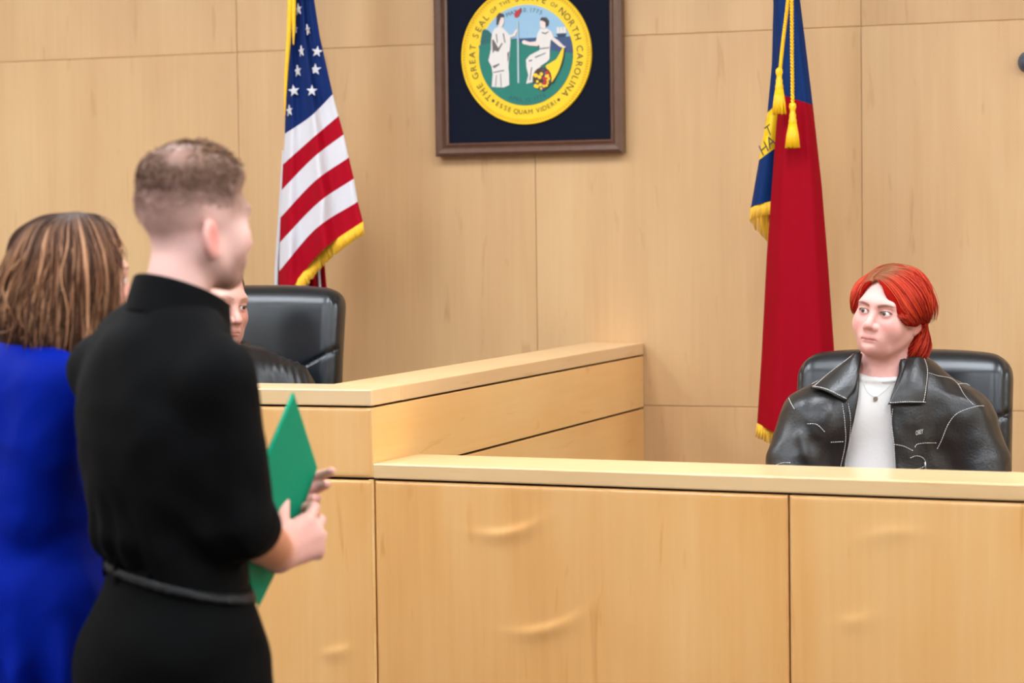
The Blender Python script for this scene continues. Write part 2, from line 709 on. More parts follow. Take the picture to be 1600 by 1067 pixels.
for X in (-5.5, -4.1, -2.75, -1.3, 0.15, 1.6, 2.9):
    for k, Y in enumerate((0.1, 2.55, 5.0)):
        if k == 0 and X not in (-4.1, -1.3, 1.6):
            continue
        t = empty('ceiling_light', (X, Y, CEIL))
        where = ('over the public area', 'over the well of the court', 'above the benches')[k]
        nth = ('first', 'second', 'third', 'fourth', 'fifth', 'sixth', 'seventh')[(-5.5, -4.1, -2.75, -1.3, 0.15, 1.6, 2.9).index(X) if k else (-4.1, -1.3, 1.6).index(X)]
        tag(t, 'flat white ceiling light panel %s, %s from the left wall' % (where, nth), 'ceiling light', 'ceiling lights ' + where)
        bm = box_bm((-0.32, -0.62, -0.045), (0.32, 0.62, 0.0), 0.006)
        bm_obj('frame', bm, 'lamp_frame', t)
        bm_obj('lens', box_bm((-0.28, -0.58, -0.052), (0.28, 0.58, -0.044)), 'lamp_lens', t)


# ------------------------------------------------------------------ benches
def prism(name, poly, z0, z1, m, parent, bev=0.003):
    bm = bmesh.new()
    vs = [bm.verts.new((p[0], p[1], z0)) for p in poly]
    f = bm.faces.new(vs)
    r = bmesh.ops.extrude_face_region(bm, geom=[f])
    for v in [e for e in r['geom'] if isinstance(e, bmesh.types.BMVert)]:
        v.co.z = z1
    if bev:
        bmesh.ops.bevel(bm, geom=bm.edges[:], offset=bev, segments=2, affect='EDGES', profile=0.5)
    return bm_obj(name, bm, m, parent)


def dented_panel(name, w, h, dents, m, parent, loc, thick=0.018):
    """vertical panel in the local XZ plane (front towards -Y) with raised veneer blisters"""
    nx, nz = int(w / 0.006), int(h / 0.006)
    x = np.linspace(0, w, nx)
    z = np.linspace(0, h, nz)
    X, Z = np.meshgrid(x, z, indexing='ij')
    D = np.zeros_like(X)
    for (cx, cz, ln, ang, ht, wd, curve) in dents:
        a = math.radians(ang)
        s = (X - cx) * math.cos(a) + (Z - cz) * math.sin(a)
        n = -(X - cx) * math.sin(a) + (Z - cz) * math.cos(a) - curve * s * s
        wl_ = np.where(n > 0, wd, wd * 1.8)
        D += ht * np.exp(-(s / ln) ** 2 * 2.0) * np.exp(-(n / wl_) ** 2)
    edge = np.minimum(np.minimum(X, w - X), np.minimum(Z, h - Z))
    back = np.where(edge < 0.002, 0.002, 0.0)
    V = np.stack([X, back - D, Z], -1).reshape(-1, 3)
    idx = np.arange(nx * nz).reshape(nx, nz)
    q = np.stack([idx[:-1, :-1], idx[1:, :-1], idx[1:, 1:], idx[:-1, 1:]], -1).reshape(-1, 4)
    # rim and back
    rim = np.concatenate([idx[:, 0], idx[-1, 1:], idx[-2::-1, -1], idx[0, -2:0:-1]])
    Vb = V[rim].copy()
    Vb[:, 1] = thick
    n0 = len(V)
    k = len(rim)
    fs = q.tolist()
    for i in range(k):
        j = (i + 1) % k
        fs.append((int(rim[j]), int(rim[i]), n0 + i, n0 + j))
    fs.append(tuple(range(n0 + k - 1, n0 - 1, -1)))
    o = link_mesh(name, np.vstack([V, Vb]), fs, m, parent, smooth=True)
    o.location = loc
    return o


BX, BY = -2.2125, 5.031
# witness stand: low front runs to the right, turned a little towards the room
ws = empty('witness_stand', (BX, BY, 0.0), math.radians(-3.6))
tag(ws, 'low maple witness stand with a thick pale counter in front of the red-haired witness', 'witness stand')
RW = np.array(Matrix.Rotation(math.radians(-3.6), 3, 'Z'))


def ws_local(px, py):
    """photo pixel on the stand's front plane -> local x, z"""
    n = RW[:, 1]
    a = at(px, py, 1.0) - CAM
    o = np.array([BX, BY, 0.0])
    t = ((o - CAM) @ n) / (a @ n)
    p = (CAM + a * t) - o
    return p @ RW[:, 0], p[2]


dl = []
for (x0, y0, x1, y1, ht, cur) in ((735, 842, 845, 824, 0.0055, 2.0), (790, 998, 912, 968, 0.0055, 1.6), (975, 975, 1000, 972, 0.001, 0)):
    a = ws_local(x0, y0)
    b = ws_local(x1, y1)
    dl.append(((a[0] + b[0]) / 2, (a[1] + b[1]) / 2, math.hypot(b[0] - a[0], b[1] - a[1]) * 0.55,
               math.degrees(math.atan2(b[1] - a[1], b[0] - a[0])), ht, 0.011, cur))
dr = []
for (x0, y0, x1, y1, ht, cur) in ((1340, 838, 1440, 826, 0.0028, -1.5), (1300, 976, 1370, 964, 0.0028, 1.0)):
    a = ws_local(x0, y0)
    b = ws_local(x1, y1)
    dr.append(((a[0] + b[0]) / 2 - 1.004, (a[1] + b[1]) / 2, math.hypot(b[0] - a[0], b[1] - a[1]) * 0.55,
               math.degrees(math.atan2(b[1] - a[1], b[0] - a[0])), ht, 0.012, cur))
dented_panel('front_panel', 1.0 - 0.005, 1.060, dl, 'bench_maple', ws, (0.004, 0, 0))
dented_panel('front_panel', 1.04, 1.060, dr, 'bench_maple', ws, (1.004, 0, 0))
dented_panel('front_panel', 1.04, 1.060, [], 'bench_maple', ws, (2.049, 0, 0))
bm_obj('carcass', box_bm((0.002, 0.019, 0.0), (3.09, 0.06, 1.066)), 'joint_black', ws)
bm_obj('inner_panel', box_bm((0.002, 0.061, 0.25), (3.09, 0.075, 1.066)), 'bench_maple', ws)
bm_obj('counter_cap', box_bm((0.0, -0.002, 1.0655), (3.092, 0.232, 1.1005), 0.0035), 'cap_maple', ws)
bm_obj('side_panel', box_bm((3.07, 0.076, 0.0), (3.09, 1.95, 1.066)), 'bench_maple_side_lit', ws)

# judge bench: higher, its side runs back to the wall
jb = empty('judge_bench', (BX, BY, 0.0))
tag(jb, 'tall maple judge bench whose side runs back to the panelled wall', 'judge bench')
JL = -2.35
p = onY(527, 1018, BY)
dj = [(p[0] - BX - JL, p[2], 0.05, 14, 0.004, 0.011, 1.5)]
dented_panel('front_panel', -JL - 0.003, 1.060, dj, 'bench_maple', jb, (JL, 0, 0))
dented_panel('front_panel', -JL - 0.001, 0.162, [], 'bench_maple', jb, (JL, 0, 1.0665))
bm_obj('carcass', box_bm((JL, 0.019, 0), (-0.019, 0.06, 1.234)), 'joint_black', jb)
bm_obj('front_cap', box_bm((JL, -0.002, 1.2335), (0.0, 0.174, 1.2715), 0.003), 'cap_maple', jb)
LEN = YW - BY - 0.004
bm_obj('side_carcass', box_bm((-0.06, 0.061, 0.25), (-0.012, LEN, 1.234)), 'joint_black', jb)
bm_obj('side_panel', box_bm((-0.014, 0.001, 1.0685), (0.0, LEN, 1.2290), 0.001), 'bench_maple_side_lit', jb)
bm_obj('side_panel', box_bm((-0.014, 0.001, 0.25), (0.0, LEN, 1.0625), 0.001), 'bench_maple_side_lit', jb)
bm_obj('inner_panel', box_bm((-0.075, 0.061, 0.25), (-0.061, LEN, 1.234)), 'bench_maple_side_lit', jb)
bm_obj('side_cap', box_bm((-0.178, 0.1745, 1.2335), (0.002, LEN, 1.2715), 0.003), 'cap_maple_side', jb)


# ------------------------------------------------------------------ chairs
def chair(name, label, loc, rz, width, top, seat_z=0.47):
    """executive swivel chair, facing -Y, origin on the floor"""
    t = empty(name, loc, rz)
    tag(t, label, 'chair')
    hw = width / 2
    z0 = seat_z + 0.02
    hh = (top - z0) / 2
    cz = (top + z0) / 2

    def f(P):
        q = P.copy()
        v = (P[:, 2] - z0) / (top - z0)
        q[:, 1] = P[:, 1] - 0.02 * v - 0.06 * np.clip(v, 0, 1.2) ** 3 - -0.025 * (np.abs(P[:, 0]) / hw) ** 2.0
        d = rbox(q, (0, 0.26, cz), (hw, 0.056, hh), 0.054)
        cor = rbox(q, (0, 0.26, cz), (hw, 0.30, hh), 0.075)
        d = smax(d, cor, 0.02)
        # crown pad and a stitched crease dipping to the middle
        zc = z0 + (top - z0) * 0.76 - 0.50 * np.minimum(hw - np.abs(P[:, 0]), 0.20)
        cr = np.sqrt((P[:, 2] - zc) ** 2 + (np.minimum(q[:, 1] - 0.208, 0.03)) ** 2) - 0.001
        d = d + 0.007 * np.exp(-((P[:, 2] - zc) / 0.006) ** 2) * (q[:, 1] < 0.24)
        side = np.abs(np.abs(P[:, 0]) - (hw - 0.020))
        d = d + 0.004 * np.exp(-(side / 0.004) ** 2) * (q[:, 1] < 0.24)
        d = d - 0.012 * smoothstep(0, 1, 1 - ((P[:, 0] / hw) ** 2)) * (q[:, 1] < 0.26)
        return d
    sdf_obj('backrest', f, axis(-hw - 0.05, hw + 0.05, 0.007), axis(0.08, 0.42, 0.007), axis(z0 - 0.03, top + 0.05, 0.007), 'leather_chair', t, stride=3)

    def fs(P):
        d = rbox(P, (0, -0.03, seat_z - 0.01), (hw - 0.02, 0.26, 0.055), 0.05)
        return d - 0.012 * np.exp(-((P[:, 0] / 0.2) ** 2 + ((P[:, 1] + 0.03) / 0.2) ** 2))
    sdf_obj('seat', fs, axis(-hw - 0.03, hw + 0.03, 0.012), axis(-0.34, 0.28, 0.012), axis(seat_z - 0.1, seat_z + 0.09, 0.010), 'leather_chair', t, stride=3)
    for s in (-1, 1):
        a = tube('armrest', [(s * (hw + 0.0), 0.27, seat_z + 0.14), (s * (hw + 0.02), 0.20, seat_z + 0.20), (s * (hw + 0.025), 0.0, seat_z + 0.20), (s * (hw + 0.02), -0.14, seat_z + 0.17), (s * (hw - 0.02), -0.14, seat_z + 0.02), (s * (hw - 0.06), -0.10, seat_z - 0.05)], 0.022, 'black_plastic', t, n=28)
    tube('gas_lift', [(0, 0, 0.09), (0, 0, 0.28), (0, 0, 0.281), (0, 0, seat_z - 0.055)], [0.032, 0.032, 0.016, 0.016], 'black_plastic', t, sides=14)
    for k in range(5):
        a = k * 2 * math.pi / 5 + 0.3
        c, s = math.cos(a), math.sin(a)
        lg = tube('leg', [(0.03 * c, 0.03 * s, 0.12), (0.16 * c, 0.16 * s, 0.105), (0.30 * c, 0.30 * s, 0.085)], [0.026, 0.022, 0.016], 'black_plastic', t, n=8)
        bm = bmesh.new()
        bmesh.ops.create_cone(bm, cap_ends=True, segments=16, radius1=0.03, radius2=0.03, depth=0.045,
                              matrix=Matrix.Translation((0.30 * c, 0.30 * s, 0.031)) @ Matrix.Rotation(a, 4, 'Z') @ Matrix.Rotation(math.pi / 2, 4, 'X'))
        bmesh.ops.bevel(bm, geom=bm.edges[:], offset=0.004, segments=1, affect='EDGES')
        bm_obj('caster', bm, 'black_plastic', lg, smooth=True)
    return t


pr = onY(539, 480, 6.33)
chair('office_chair', 'tall black leather office chair behind the judge', (pr[0] - 0.312, 6.05, 0.25), math.radians(2), 0.62, 1.222)
chair('office_chair', 'low wide black leather office chair behind the red-haired witness', (-1.150, 5.69, 0.25), math.radians(1.5), 0.555, 1.062, 0.45)


# ------------------------------------------------------------------ flags
def band_cloth(name, rows, mats_, Yc, parent, org, nu=44, sub=10, bulge=0.05, ripples=((2.5, 0.012, 0.3),), back=0.05, grow=(0.4, 1.0)):
    """hanging cloth as a closed drape.  rows: list of (L, M, R) photo pixels, one per colour boundary"""
    rows = np.array(rows, float)
    nb = len(rows) - 1
    lines = []
    fm = []
    for b in range(nb):
        for k in range(sub):
            lines.append(rows[b] + (rows[b + 1] - rows[b]) * (k / sub))
            fm.append(mats_[b])
    lines.append(rows[-1])
    n = len(lines)
    u = np.linspace(0, 1, nu)
    V = []
    PX = []
    for r, ln in enumerate(lines):
        pts = smooth_path(ln, nu)
        g = grow[0] + (grow[1] - grow[0]) * r / (n - 1)
        dy = -bulge * np.sin(np.pi * u) ** 0.8 * g
        for (fq, am, ph) in ripples:
            dy = dy + am * g * np.sin(2 * np.pi * (fq * u + ph) + 0.0) * np.sin(np.pi * np.clip(u, 0.02, 0.98)) ** 0.3
        fr = np.array([onY(p[0], p[1], Yc) for p in pts])
        fr[:, 1] += dy
        # keep the seen outline: slide along the view ray instead of straight back
        fr = np.array([CAM + (q - CAM) * ((Yc + d) / Yc) for q, d in zip(np.array([onY(p[0], p[1], Yc) for p in pts]), dy)])
        bk = np.array([onY(p[0], p[1], Yc) for p in pts])[::-1][1:-1]
        ub = u[::-1][1:-1]
        bk = bk + np.stack([0 * ub, back * np.sin(np.pi * ub) ** 0.6 * g, 0 * ub], 1)
        V.append(np.vstack([fr, bk]))
        PX.append(pts)
    m = len(V[0])
    V = np.array(V).reshape(-1, 3) - np.array(org)
    Fc, fmat = [], []
    uniq = list(dict.fromkeys(mats_))
    for r in range(n - 1):
        for j in range(m):
            k = (j + 1) % m
            Fc.append((r * m + j, (r + 1) * m + j, (r + 1) * m + k, r * m + k))
            fmat.append(uniq.index(fm[r]))
    o = link_mesh(name, V, Fc, None, parent, smooth=True, mats=uniq, fmat=fmat)
    grid = V.reshape(n, m, 3)[:, :nu]
    return o, grid, np.array(PX)


def on_grid(grid, PX, px, py):
    """3-D point and normal of the cloth where pixel (px,py) lies"""
    d = (PX[:, :, 0] - px) ** 2 + (PX[:, :, 1] - py) ** 2
    i, j = np.unravel_index(np.argmin(d), d.shape)
    i = min(max(i, 1), d.shape[0] - 2)
    j = min(max(j, 1), d.shape[1] - 2)
    a = grid[i, j + 1] - grid[i, j - 1]
    b = grid[i + 1, j] - grid[i - 1, j]
    # first-order refine
    jx = np.array([(PX[i, j + 1] - PX[i, j - 1]) / 2, (PX[i + 1, j] - PX[i - 1, j]) / 2]).T
    try:
        s = np.linalg.solve(jx, np.array([px, py]) - PX[i, j])
    except np.linalg.LinAlgError:
        s = np.zeros(2)
    s = np.clip(s, -2, 2)
    p = grid[i, j] + a / 2 * s[0] + b / 2 * s[1]
    nn = np.cross(a, b)
    nn /= np.linalg.norm(nn) + 1e-12
    if nn[1] > 0:
        nn = -nn
    return p, nn


def fringe(name, top, drop, Yc, parent, org, m='gold_fringe', n=60, dy=-0.012):
    """row of separate gold threads hanging from a pixel polyline"""
    g = Geo()
    tp = smooth_path(top, n)
    bt = smooth_path(drop, n)
    for k in range(n):
        a = onY(tp[k][0], tp[k][1], Yc + dy) - org
        b = onY(bt[k][0], bt[k][1], Yc + dy) - org
        j = RNG.normal(0, 0.0015, 3)
        w = 1.25 * np.linalg.norm(onY(*tp[min(k + 1, n - 1)], Yc) - onY(*tp[max(k - 1, 0)], Yc)) / 2
        g.tube([a, (a + b) / 2 + j * 0.5, b + j], [w * 0.75, w * 0.8, w * 0.7], 5, flat=0.6)
    return g.build(name, m, parent)


def tassel(parent, org, px, py0, py1, wpx, Yc):
    """knot and skirt of threads"""
    c0 = onY(px, py0, Yc) - org
    c1 = onY(px, py1, Yc) - org
    h = c0[2] - c1[2]
    s = wpx * (Yc * 1.07) / F / 2
    prof = [(0, .25), (.03, .5), (.10, .55), (.16, .42), (.22, .40), (.27, .52), (.34, .50), (.40, .62), (.46, .60), (.50, .52)]
    g = Geo()
    pts = [(c0 + (c1 - c0) * t) for t, _ in prof]
    g.tube(pts, [r * s for _, r in prof], 14)
    for k in range(26):
        a = k * 2 * math.pi / 26
        p0 = c0 + (c1 - c0) * 0.47 + np.array([math.cos(a), math.sin(a), 0]) * s * 0.50
        p1 = c1 + np.array([math.cos(a), math.sin(a), 0]) * s * 0.98 + RNG.normal(0, 0.001, 3)
        g.tube([p0, (p0 + p1) / 2 + np.array([math.cos(a), math.sin(a), 0]) * s * 0.05, p1], [s * 0.13, s * 0.15, s * 0.14], 5)
    g.tube([c0 + (c1 - c0) * 0.45, c0 + (c1 - c0) * 0.97], [s * 0.45, s * 0.82], 14)
    return g.build('tassel', 'gold_cord', parent)


def pole_and_stand(t, top):
    tube('pole', [(0, 0.0, 0.03), (0, 0.0, top)], 0.014, 'oak_pole', t, sides=12)
    prof = [(0.0, 0.14), (0.012, 0.14), (0.02, 0.12), (0.05, 0.07), (0.09, 0.03), (0.16, 0.022), (0.17, 0.024)]
    tube('stand', [(0, 0, z) for z, _ in prof], [r for _, r in prof], 'brass', t, sides=28)
    tube('finial', [(0, 0, top), (0, 0, top + 0.03), (0, 0, top + 0.06), (0, 0, top + 0.11), (0, 0, top + 0.16)], [0.012, 0.026, 0.014, 0.02, 0.002], 'brass', t, sides=12)


YF = 6.86
# United States flag beside the judge
po = onY(462, 200, YF)
ORG = np.array([po[0], YF, 0.25])
us = empty('flag', ORG)
tag(us, 'american flag with stars and red and white stripes on a pole behind the judge', 'flag')
pole_and_stand(us, 2.52)
rows = [((452, -170), (466, -172), (480, -170)), ((449, 0), (470, 2), (491, 0)), ((448, 60), (473, 62), (500, 58)), ((445, 209), (485, 182), (520, 147)),
        ((442, 257), (488, 216), (529, 181)), ((440, 297), (490, 246), (537, 210)), ((438, 340), (492, 283), (545, 246)),
        ((437, 379), (497, 317), (553, 279)), ((436, 424), (494, 357), (559, 315)), ((436, 478), (499, 396), (567, 346))]
cloth, gr, PX = band_cloth('cloth', rows, ['flag_blue', 'flag_blue', 'flag_blue', 'flag_white', 'flag_red', 'flag_white', 'flag_red', 'flag_white', 'flag_red'],
                           YF - 0.05, us, ORG, nu=56, sub=9, bulge=0.05, ripples=((2.2, 0.020, 0.55), (4.6, 0.006, 0.1)), back=0.05)
fringe('fringe', [(436, 478), (499, 396), (567, 346)], [(436, 502), (506, 414), (569, 365)], YF - 0.06, us, ORG, n=70)
sv = []
for k in range(10):
    a = math.pi / 2 + k * math.pi / 5
    r = 1.0 if k % 2 == 0 else 0.40
    sv.append((r * math.cos(a), r * math.sin(a)))
for (px, py, s, tw) in ((468, 15, 10, 5), (463, 45, 8, -8), (479, 47, 9, 12), (473, 80, 9.5, 4), (496, 81, 9.5, -8), (467, 111, 10, 6), (493, 109, 10, 0), (459, 142, 10, 8), (488, 142, 9.5, -2), (454, 173, 9.5, 6)):
    p, nn = on_grid(gr, PX, px, py)
    nn = nn / np.linalg.norm(nn)
    xx = np.cross((0, 0, 1), nn)
    xx /= np.linalg.norm(xx)
    if xx @ CR < 0:
        xx = -xx
    zz = np.cross(nn, xx)
    if zz[2] < 0:
        zz = -zz
    sc = s * 7.3 / F
    ca, sa = math.cos(math.radians(tw)), math.sin(math.radians(tw))
    V = [p + nn * 0.006 + sc * ((a * ca - b * sa) * xx + (a * sa + b * ca) * zz) for a, b in sv] + [p + nn * 0.0075]
    V += [v - nn * 0.003 for v in V[:10]]
    Fc = [(i, (i + 1) % 10, 10) for i in range(10)] + [(i, 11 + i, 11 + (i + 1) % 10, (i + 1) % 10) for i in range(10)]
    link_mesh('star', np.array(V), Fc, 'flag_white', us)
# inner fold hanging behind, striped lengthwise
rows = [((441, 235), (460, 235), (490, 235)), ((435, 330), (462, 330), (498, 330)), ((429, 420), (462, 420), (508, 420)), ((426, 520), (462, 520), (516, 520)), ((424, 640), (462, 640), (522, 640))]
rws = np.array(rows, float)
for k, (a, b, mm) in enumerate(((0.0, 0.10, 'flag_white'), (0.10, 0.30, 'flag_red'), (0.30, 0.5, 'flag_white'), (0.5, 0.66, 'flag_red'), (0.66, 0.72, 'flag_white'), (0.72, 0.86, 'flag_red'), (0.86, 0.92, 'flag_white'), (0.92, 1.0, 'flag_red'))):
    rr = []
    for r in rws:
        q = smooth_path(r, 101)
        rr.append((q[int(a * 100)], q[int((a + b) * 50)], q[int(b * 100)]))
    band_cloth('inner_fold', rr, [mm] * 4, YF + 0.03, us, ORG, nu=8, sub=4, bulge=0.012, ripples=((0.5, 0.004, k * 0.3),), back=0.008)
# gold cords down the hoist side
Yc = YF - 0.09
for pts in ([(457, -170), (455, -60), (453, 0), (451, 60), (447, 120), (445, 180)], [(460, -170), (460, -60), (459, 0), (459, 40), (458.5, 70)]):
    tube('cord', [onY(a, b, Yc) - ORG for a, b in pts], [0.008, 0.008, 0.008, 0.0075, 0.0055, 0.002], 'gold_cord', us, n=30, sides=8)

# state flag beside the witness
po = onY(1226, 200, YF)
ORG = np.array([po[0], YF + 0.02, 0.25])
nc = empty('flag', ORG)
tag(nc, 'blue and red state flag with gold tassels on a pole beside the witness', 'flag')
pole_and_stand(nc, 2.52)
rows = [((1213, -170), (1226, -172), (1240, -170)), ((1208, 0), (1228, 0), (1250, 0)), ((1212, 80), (1235, 80), (1260, 80)), ((1218, 146), (1243, 155), (1270, 164)),
        ((1213, 195), (1243, 195), (1274, 200)), ((1206, 290), (1245, 290), (1284, 290)), ((1198, 400), (1246, 400), (1293, 400)), ((1190, 555), (1248, 555), (1304, 555)), ((1183, 662), (1240, 690), (1313, 716))]
cloth, gr, PX = band_cloth('cloth', rows, ['nc_blue'] * 3 + ['nc_red'] * 5, YF - 0.05, nc, ORG, nu=56, sub=9, bulge=0.07, ripples=((1.6, 0.013, 0.42), (3.1, 0.003, 0.2)), back=0.05)
fringe('fringe', [(1183, 661), (1240, 689), (1313, 715)], [(1181, 682), (1240, 711), (1313, 737)], YF - 0.06, nc, ORG, n=80)
rows = [((1209, -20), (1214, -20), (1222, -20)), ((1206, 100), (1214, 98), (1226, 96)), ((1199, 176), (1208, 168), (1226, 152)), ((1186, 250), (1198, 241), (1222, 224)), ((1173, 325), (1186, 319), (1216, 312))]
cloth2, gr2, PX2 = band_cloth('rear_fold', rows, ['nc_blue', 'nc_blue', 'seal_yellow', 'nc_blue'], YF + 0.02, nc, ORG, nu=24, sub=8, bulge=0.03, ripples=((0.8, 0.006, 0.3),), back=0.03)
fringe('fringe', [(1173, 325), (1186, 319), (1216, 312)], [(1171, 346), (1186, 339), (1216, 332)], YF + 0.01, nc, ORG, n=40, dy=-0.02)
fringe('fringe', [(1173, 337), (1184, 334), (1208, 330)], [(1174, 347), (1184, 362), (1206, 384)], YF + 0.04, nc, ORG, n=34, dy=0.0)
g = Geo()
for body, px, py, sz, ang in (('HA', 1200.5, 228, 0.050, 33), ('T', 1203, 205, 0.046, 28)):
    TV, TF = text_mesh('scroll', body, sz)
    p, nn = on_grid(gr2, PX2, px, py)
    ca, sa = math.cos(math.radians(ang)), math.sin(math.radians(ang))
    V = [p + np.array([0.0, -0.012, 0]) + 0.72 * (v[0] * ca - v[1] * sa) * np.array([0.94, 0.3, 0]) + (v[0] * sa + v[1] * ca) * np.array([0, 0, 1.0]) for v in TV]
    g.add(V, TF)
g.build('scroll_lettering', 'seal_hair', nc, smooth=False)
Yc = YF - 0.135
for pts in ([(1234, -170), (1233, -60), (1231, 0), (1224, 60), (1219, 108)], [(1236, -170), (1236.5, -60), (1237, 0), (1237.5, 80), (1238.5, 162)]):
    P = smooth_path([onY(a, b, Yc) - ORG for a, b in pts], 120)
    g = Geo()
    for ph in (0, math.pi):                      # two twisted strands
        th = np.linspace(0, 46 * math.pi, 120 * 1) + ph
        Q = smooth_path(P, 420)
        th = np.linspace(0, 60 * math.pi, 420) + ph
        g.tube(Q + 0.0026 * np.stack([np.cos(th), np.sin(th), 0 * th], 1), 0.0036, 5)
    g.build('cord', 'gold_cord', nc)
tassel(nc, ORG, 1217.5, 106, 178, 20, Yc)
tassel(nc, ORG, 1238.5, 160, 231, 20, Yc)

# ------------------------------------------------------------------ framed seal
SX, SZ = -2.5855, 2.187
sl = empty('framed_seal', (SX + 0.006, YW, SZ))
tag(sl, 'framed round yellow state seal on a dark navy board hanging on the wall', 'wall seal')
O = -0.006                                        # seal is a touch left of the frame's middle
H = 0.316
bm_obj('board', box_bm((-H + 0.03, -0.022, -H + 0.03), (H - 0.03, -0.004, H - 0.03)), 'navy_board', sl)


def frame_side(k):
    """one mitred moulding length, then turned to its side"""
    prof = [(0.0, 0.0), (0.0, -0.040), (0.010, -0.046), (0.024, -0.040), (0.030, -0.030), (0.036, -0.034), (0.042, -0.028), (0.044, 0.0)]
    V, Fc = [], []
    n = len(prof)
    for s in (-1, 1):
        for (a, y) in prof:
            V.append((s * (H - a), y, -(H - a)))
    for i in range(n):
        j = (i + 1) % n
        Fc.append((i, j, n + j, n + i))
    Fc += [tuple(range(n)), tuple(range(2 * n - 1, n - 1, -1))]
    R = np.array(Matrix.Rotation(k * math.pi / 2, 3, 'Y'))
    V = np.array(V) @ R.T
    o = link_mesh('frame_side', V, Fc, 'frame_wood', sl)
    bm = bmesh.new()
    bm.from_mesh(o.data)
    bmesh.ops.recalc_face_normals(bm, faces=bm.faces[:])
    bm.to_mesh(o.data)
    bm.free()


for k in range(4):
    frame_side(k)


def plate(name, poly, y0, y1, m, parent=sl, smooth=False):
    """flat relief shape in the board plane; poly in seal units (radius 1), y towards the viewer"""
    R0 = 0.2205
    n = len(poly)
    V = [(O + p[0] * R0, -y1, p[1] * R0) for p in poly] + [(O + p[0] * R0, -y0, p[1] * R0) for p in poly]
    Fc = [tuple(range(n))] + [(i, n + i, n + (i + 1) % n, (i + 1) % n) for i in range(n)]
    o = link_mesh(name, V, Fc, m, parent)
    bm = bmesh.new()
    bm.from_mesh(o.data)
    bmesh.ops.recalc_face_normals(bm, faces=bm.faces[:])
    bm.to_mesh(o.data)
    bm.free()
    return o


def circ(r, n=96, a0=0, a1=2 * math.pi, c=(0, 0)):
    return [(c[0] + r * math.cos(a0 + (a1 - a0) * i / n), c[1] + r * math.sin(a0 + (a1 - a0) * i / n)) for i in range(n)]


plate('disc', circ(1.0), 0.022, 0.028, 'seal_yellow')
# beaded rim
g = Geo()
a = np.linspace(0, 2 * math.pi, 161)
for rr_, th_ in ((0.985, 0.0030), (0.925, 0.0012)):
    P = np.stack([O + rr_ * 0.2205 * np.cos(a), np.full_like(a, -0.028), rr_ * 0.2205 * np.sin(a)], 1)
    g.tube(P, th_, 6, up=(0, 1, 0))
g.build('rim', 'seal_yellow', sl)
g = Geo()
for k in range(150):
    an = k * 2 * math.pi / 150
    c = np.array([O + 0.955 * 0.2205 * math.cos(an), -0.0285, 0.955 * 0.2205 * math.sin(an)])
    d = np.array([math.cos(an + 0.6), 0, math.sin(an + 0.6)]) * 0.0045
    g.tube([c - d, c + d], 0.0014, 4, up=(0, 1, 0))
g.build('rope_border', 'seal_rope', sl)
RI = 0.722


def S(x, y):
    """pixel of the seal close-up -> seal units"""
    return ((x - 521.0) / 537.0, -(y - 484.0) / 560.0 * 1.04 + 0.035)


def chord(y_lo, y_hi, n=40):
    out = []
    a0, a1 = math.asin(max(-1, y_lo / RI)), math.asin(min(1, y_hi / RI))
    for i in range(n + 1):
        a_ = a0 + (a1 - a0) * i / n
        out.append((RI * math.cos(a_), RI * math.sin(a_)))
    for i in range(n, -1, -1):
        a_ = a0 + (a1 - a0) * i / n
        out.append((-RI * math.cos(a_), RI * math.sin(a_)))
    return out


yh = S(0, 372)[1]
yl = S(0, 400)[1]
plate('sky', chord(yh, RI), 0.027, 0.0295, 'seal_sky')
plate('sea', chord(yl - 0.2, yh), 0.027, 0.0292, 'seal_sea')
land = [S(132, 415), S(180, 405), S(240, 392), S(330, 375), S(420, 372), S(480, 400), S(560, 430), S(640, 452), S(720, 470), S(800, 490), S(895, 500)]
lo_ = [(RI * math.cos(t), RI * math.sin(t)) for t in np.linspace(-0.03, -math.pi + (-0.13), 50)]
plate('land', land + lo_, 0.027, 0.0302, 'seal_land')
plate('hill', [S(146, 392), S(165, 300), S(185, 288), S(215, 300), S(245, 330), S(300, 372), S(250, 392), S(180, 407)], 0.027, 0.0306, 'seal_hill')


def fig(name, pts, m, y=0.0335):
    return plate(name, [S(*q) for q in pts], 0.0285, y, m)


# standing figure
ld = [(270, 290), (250, 320), (240, 380), (238, 450), (225, 500), (215, 535), (240, 580), (250, 640), (240, 740), (290, 745), (340, 748), (385, 730), (384, 640), (380, 590), (392, 480), (400, 400), (398, 350), (372, 318), (340, 290), (318, 275), (296, 278)]
fig('standing_robe', ld, 'seal_cloth')
fig('standing_arm', [(385, 345), (420, 340), (448, 300), (462, 305), (440, 352), (400, 362)], 'seal_skin', 0.0338)
fig('standing_head', [(302, 282), (300, 230), (318, 205), (345, 205), (350, 235), (340, 262), (326, 285)], 'seal_skin', 0.0340)
fig('standing_hair', [(286, 262), (290, 190), (312, 168), (345, 180), (352, 200), (325, 205), (312, 235), (304, 262)], 'seal_hair', 0.0344)
for pts in ([(248, 380), (258, 370), (300, 440), (330, 400), (336, 408), (300, 470), (268, 460), (252, 480)], [(280, 330), (288, 330), (296, 400), (288, 402)], [(248, 580), (305, 560), (308, 570), (262, 598)],
            [(255, 625), (345, 612), (345, 620), (256, 633)], [(312, 640), (318, 640), (322, 740), (316, 740)], [(278, 650), (283, 650), (276, 738), (270, 738)], [(374, 480), (390, 470), (384, 530), (376, 560)], [(338, 330), (346, 326), (360, 400), (352, 404)]):
    fig('robe_fold', pts, 'seal_fold', 0.0338)
# liberty pole and cap
fig('liberty_pole', [(455, 240), (468, 240), (468, 718), (454, 718)], 'seal_pole', 0.0330)
fig('liberty_cap', [(440, 208), (434, 185), (450, 160), (470, 152), (490, 138), (486, 172), (470, 200), (452, 212)], 'seal_red', 0.0336)
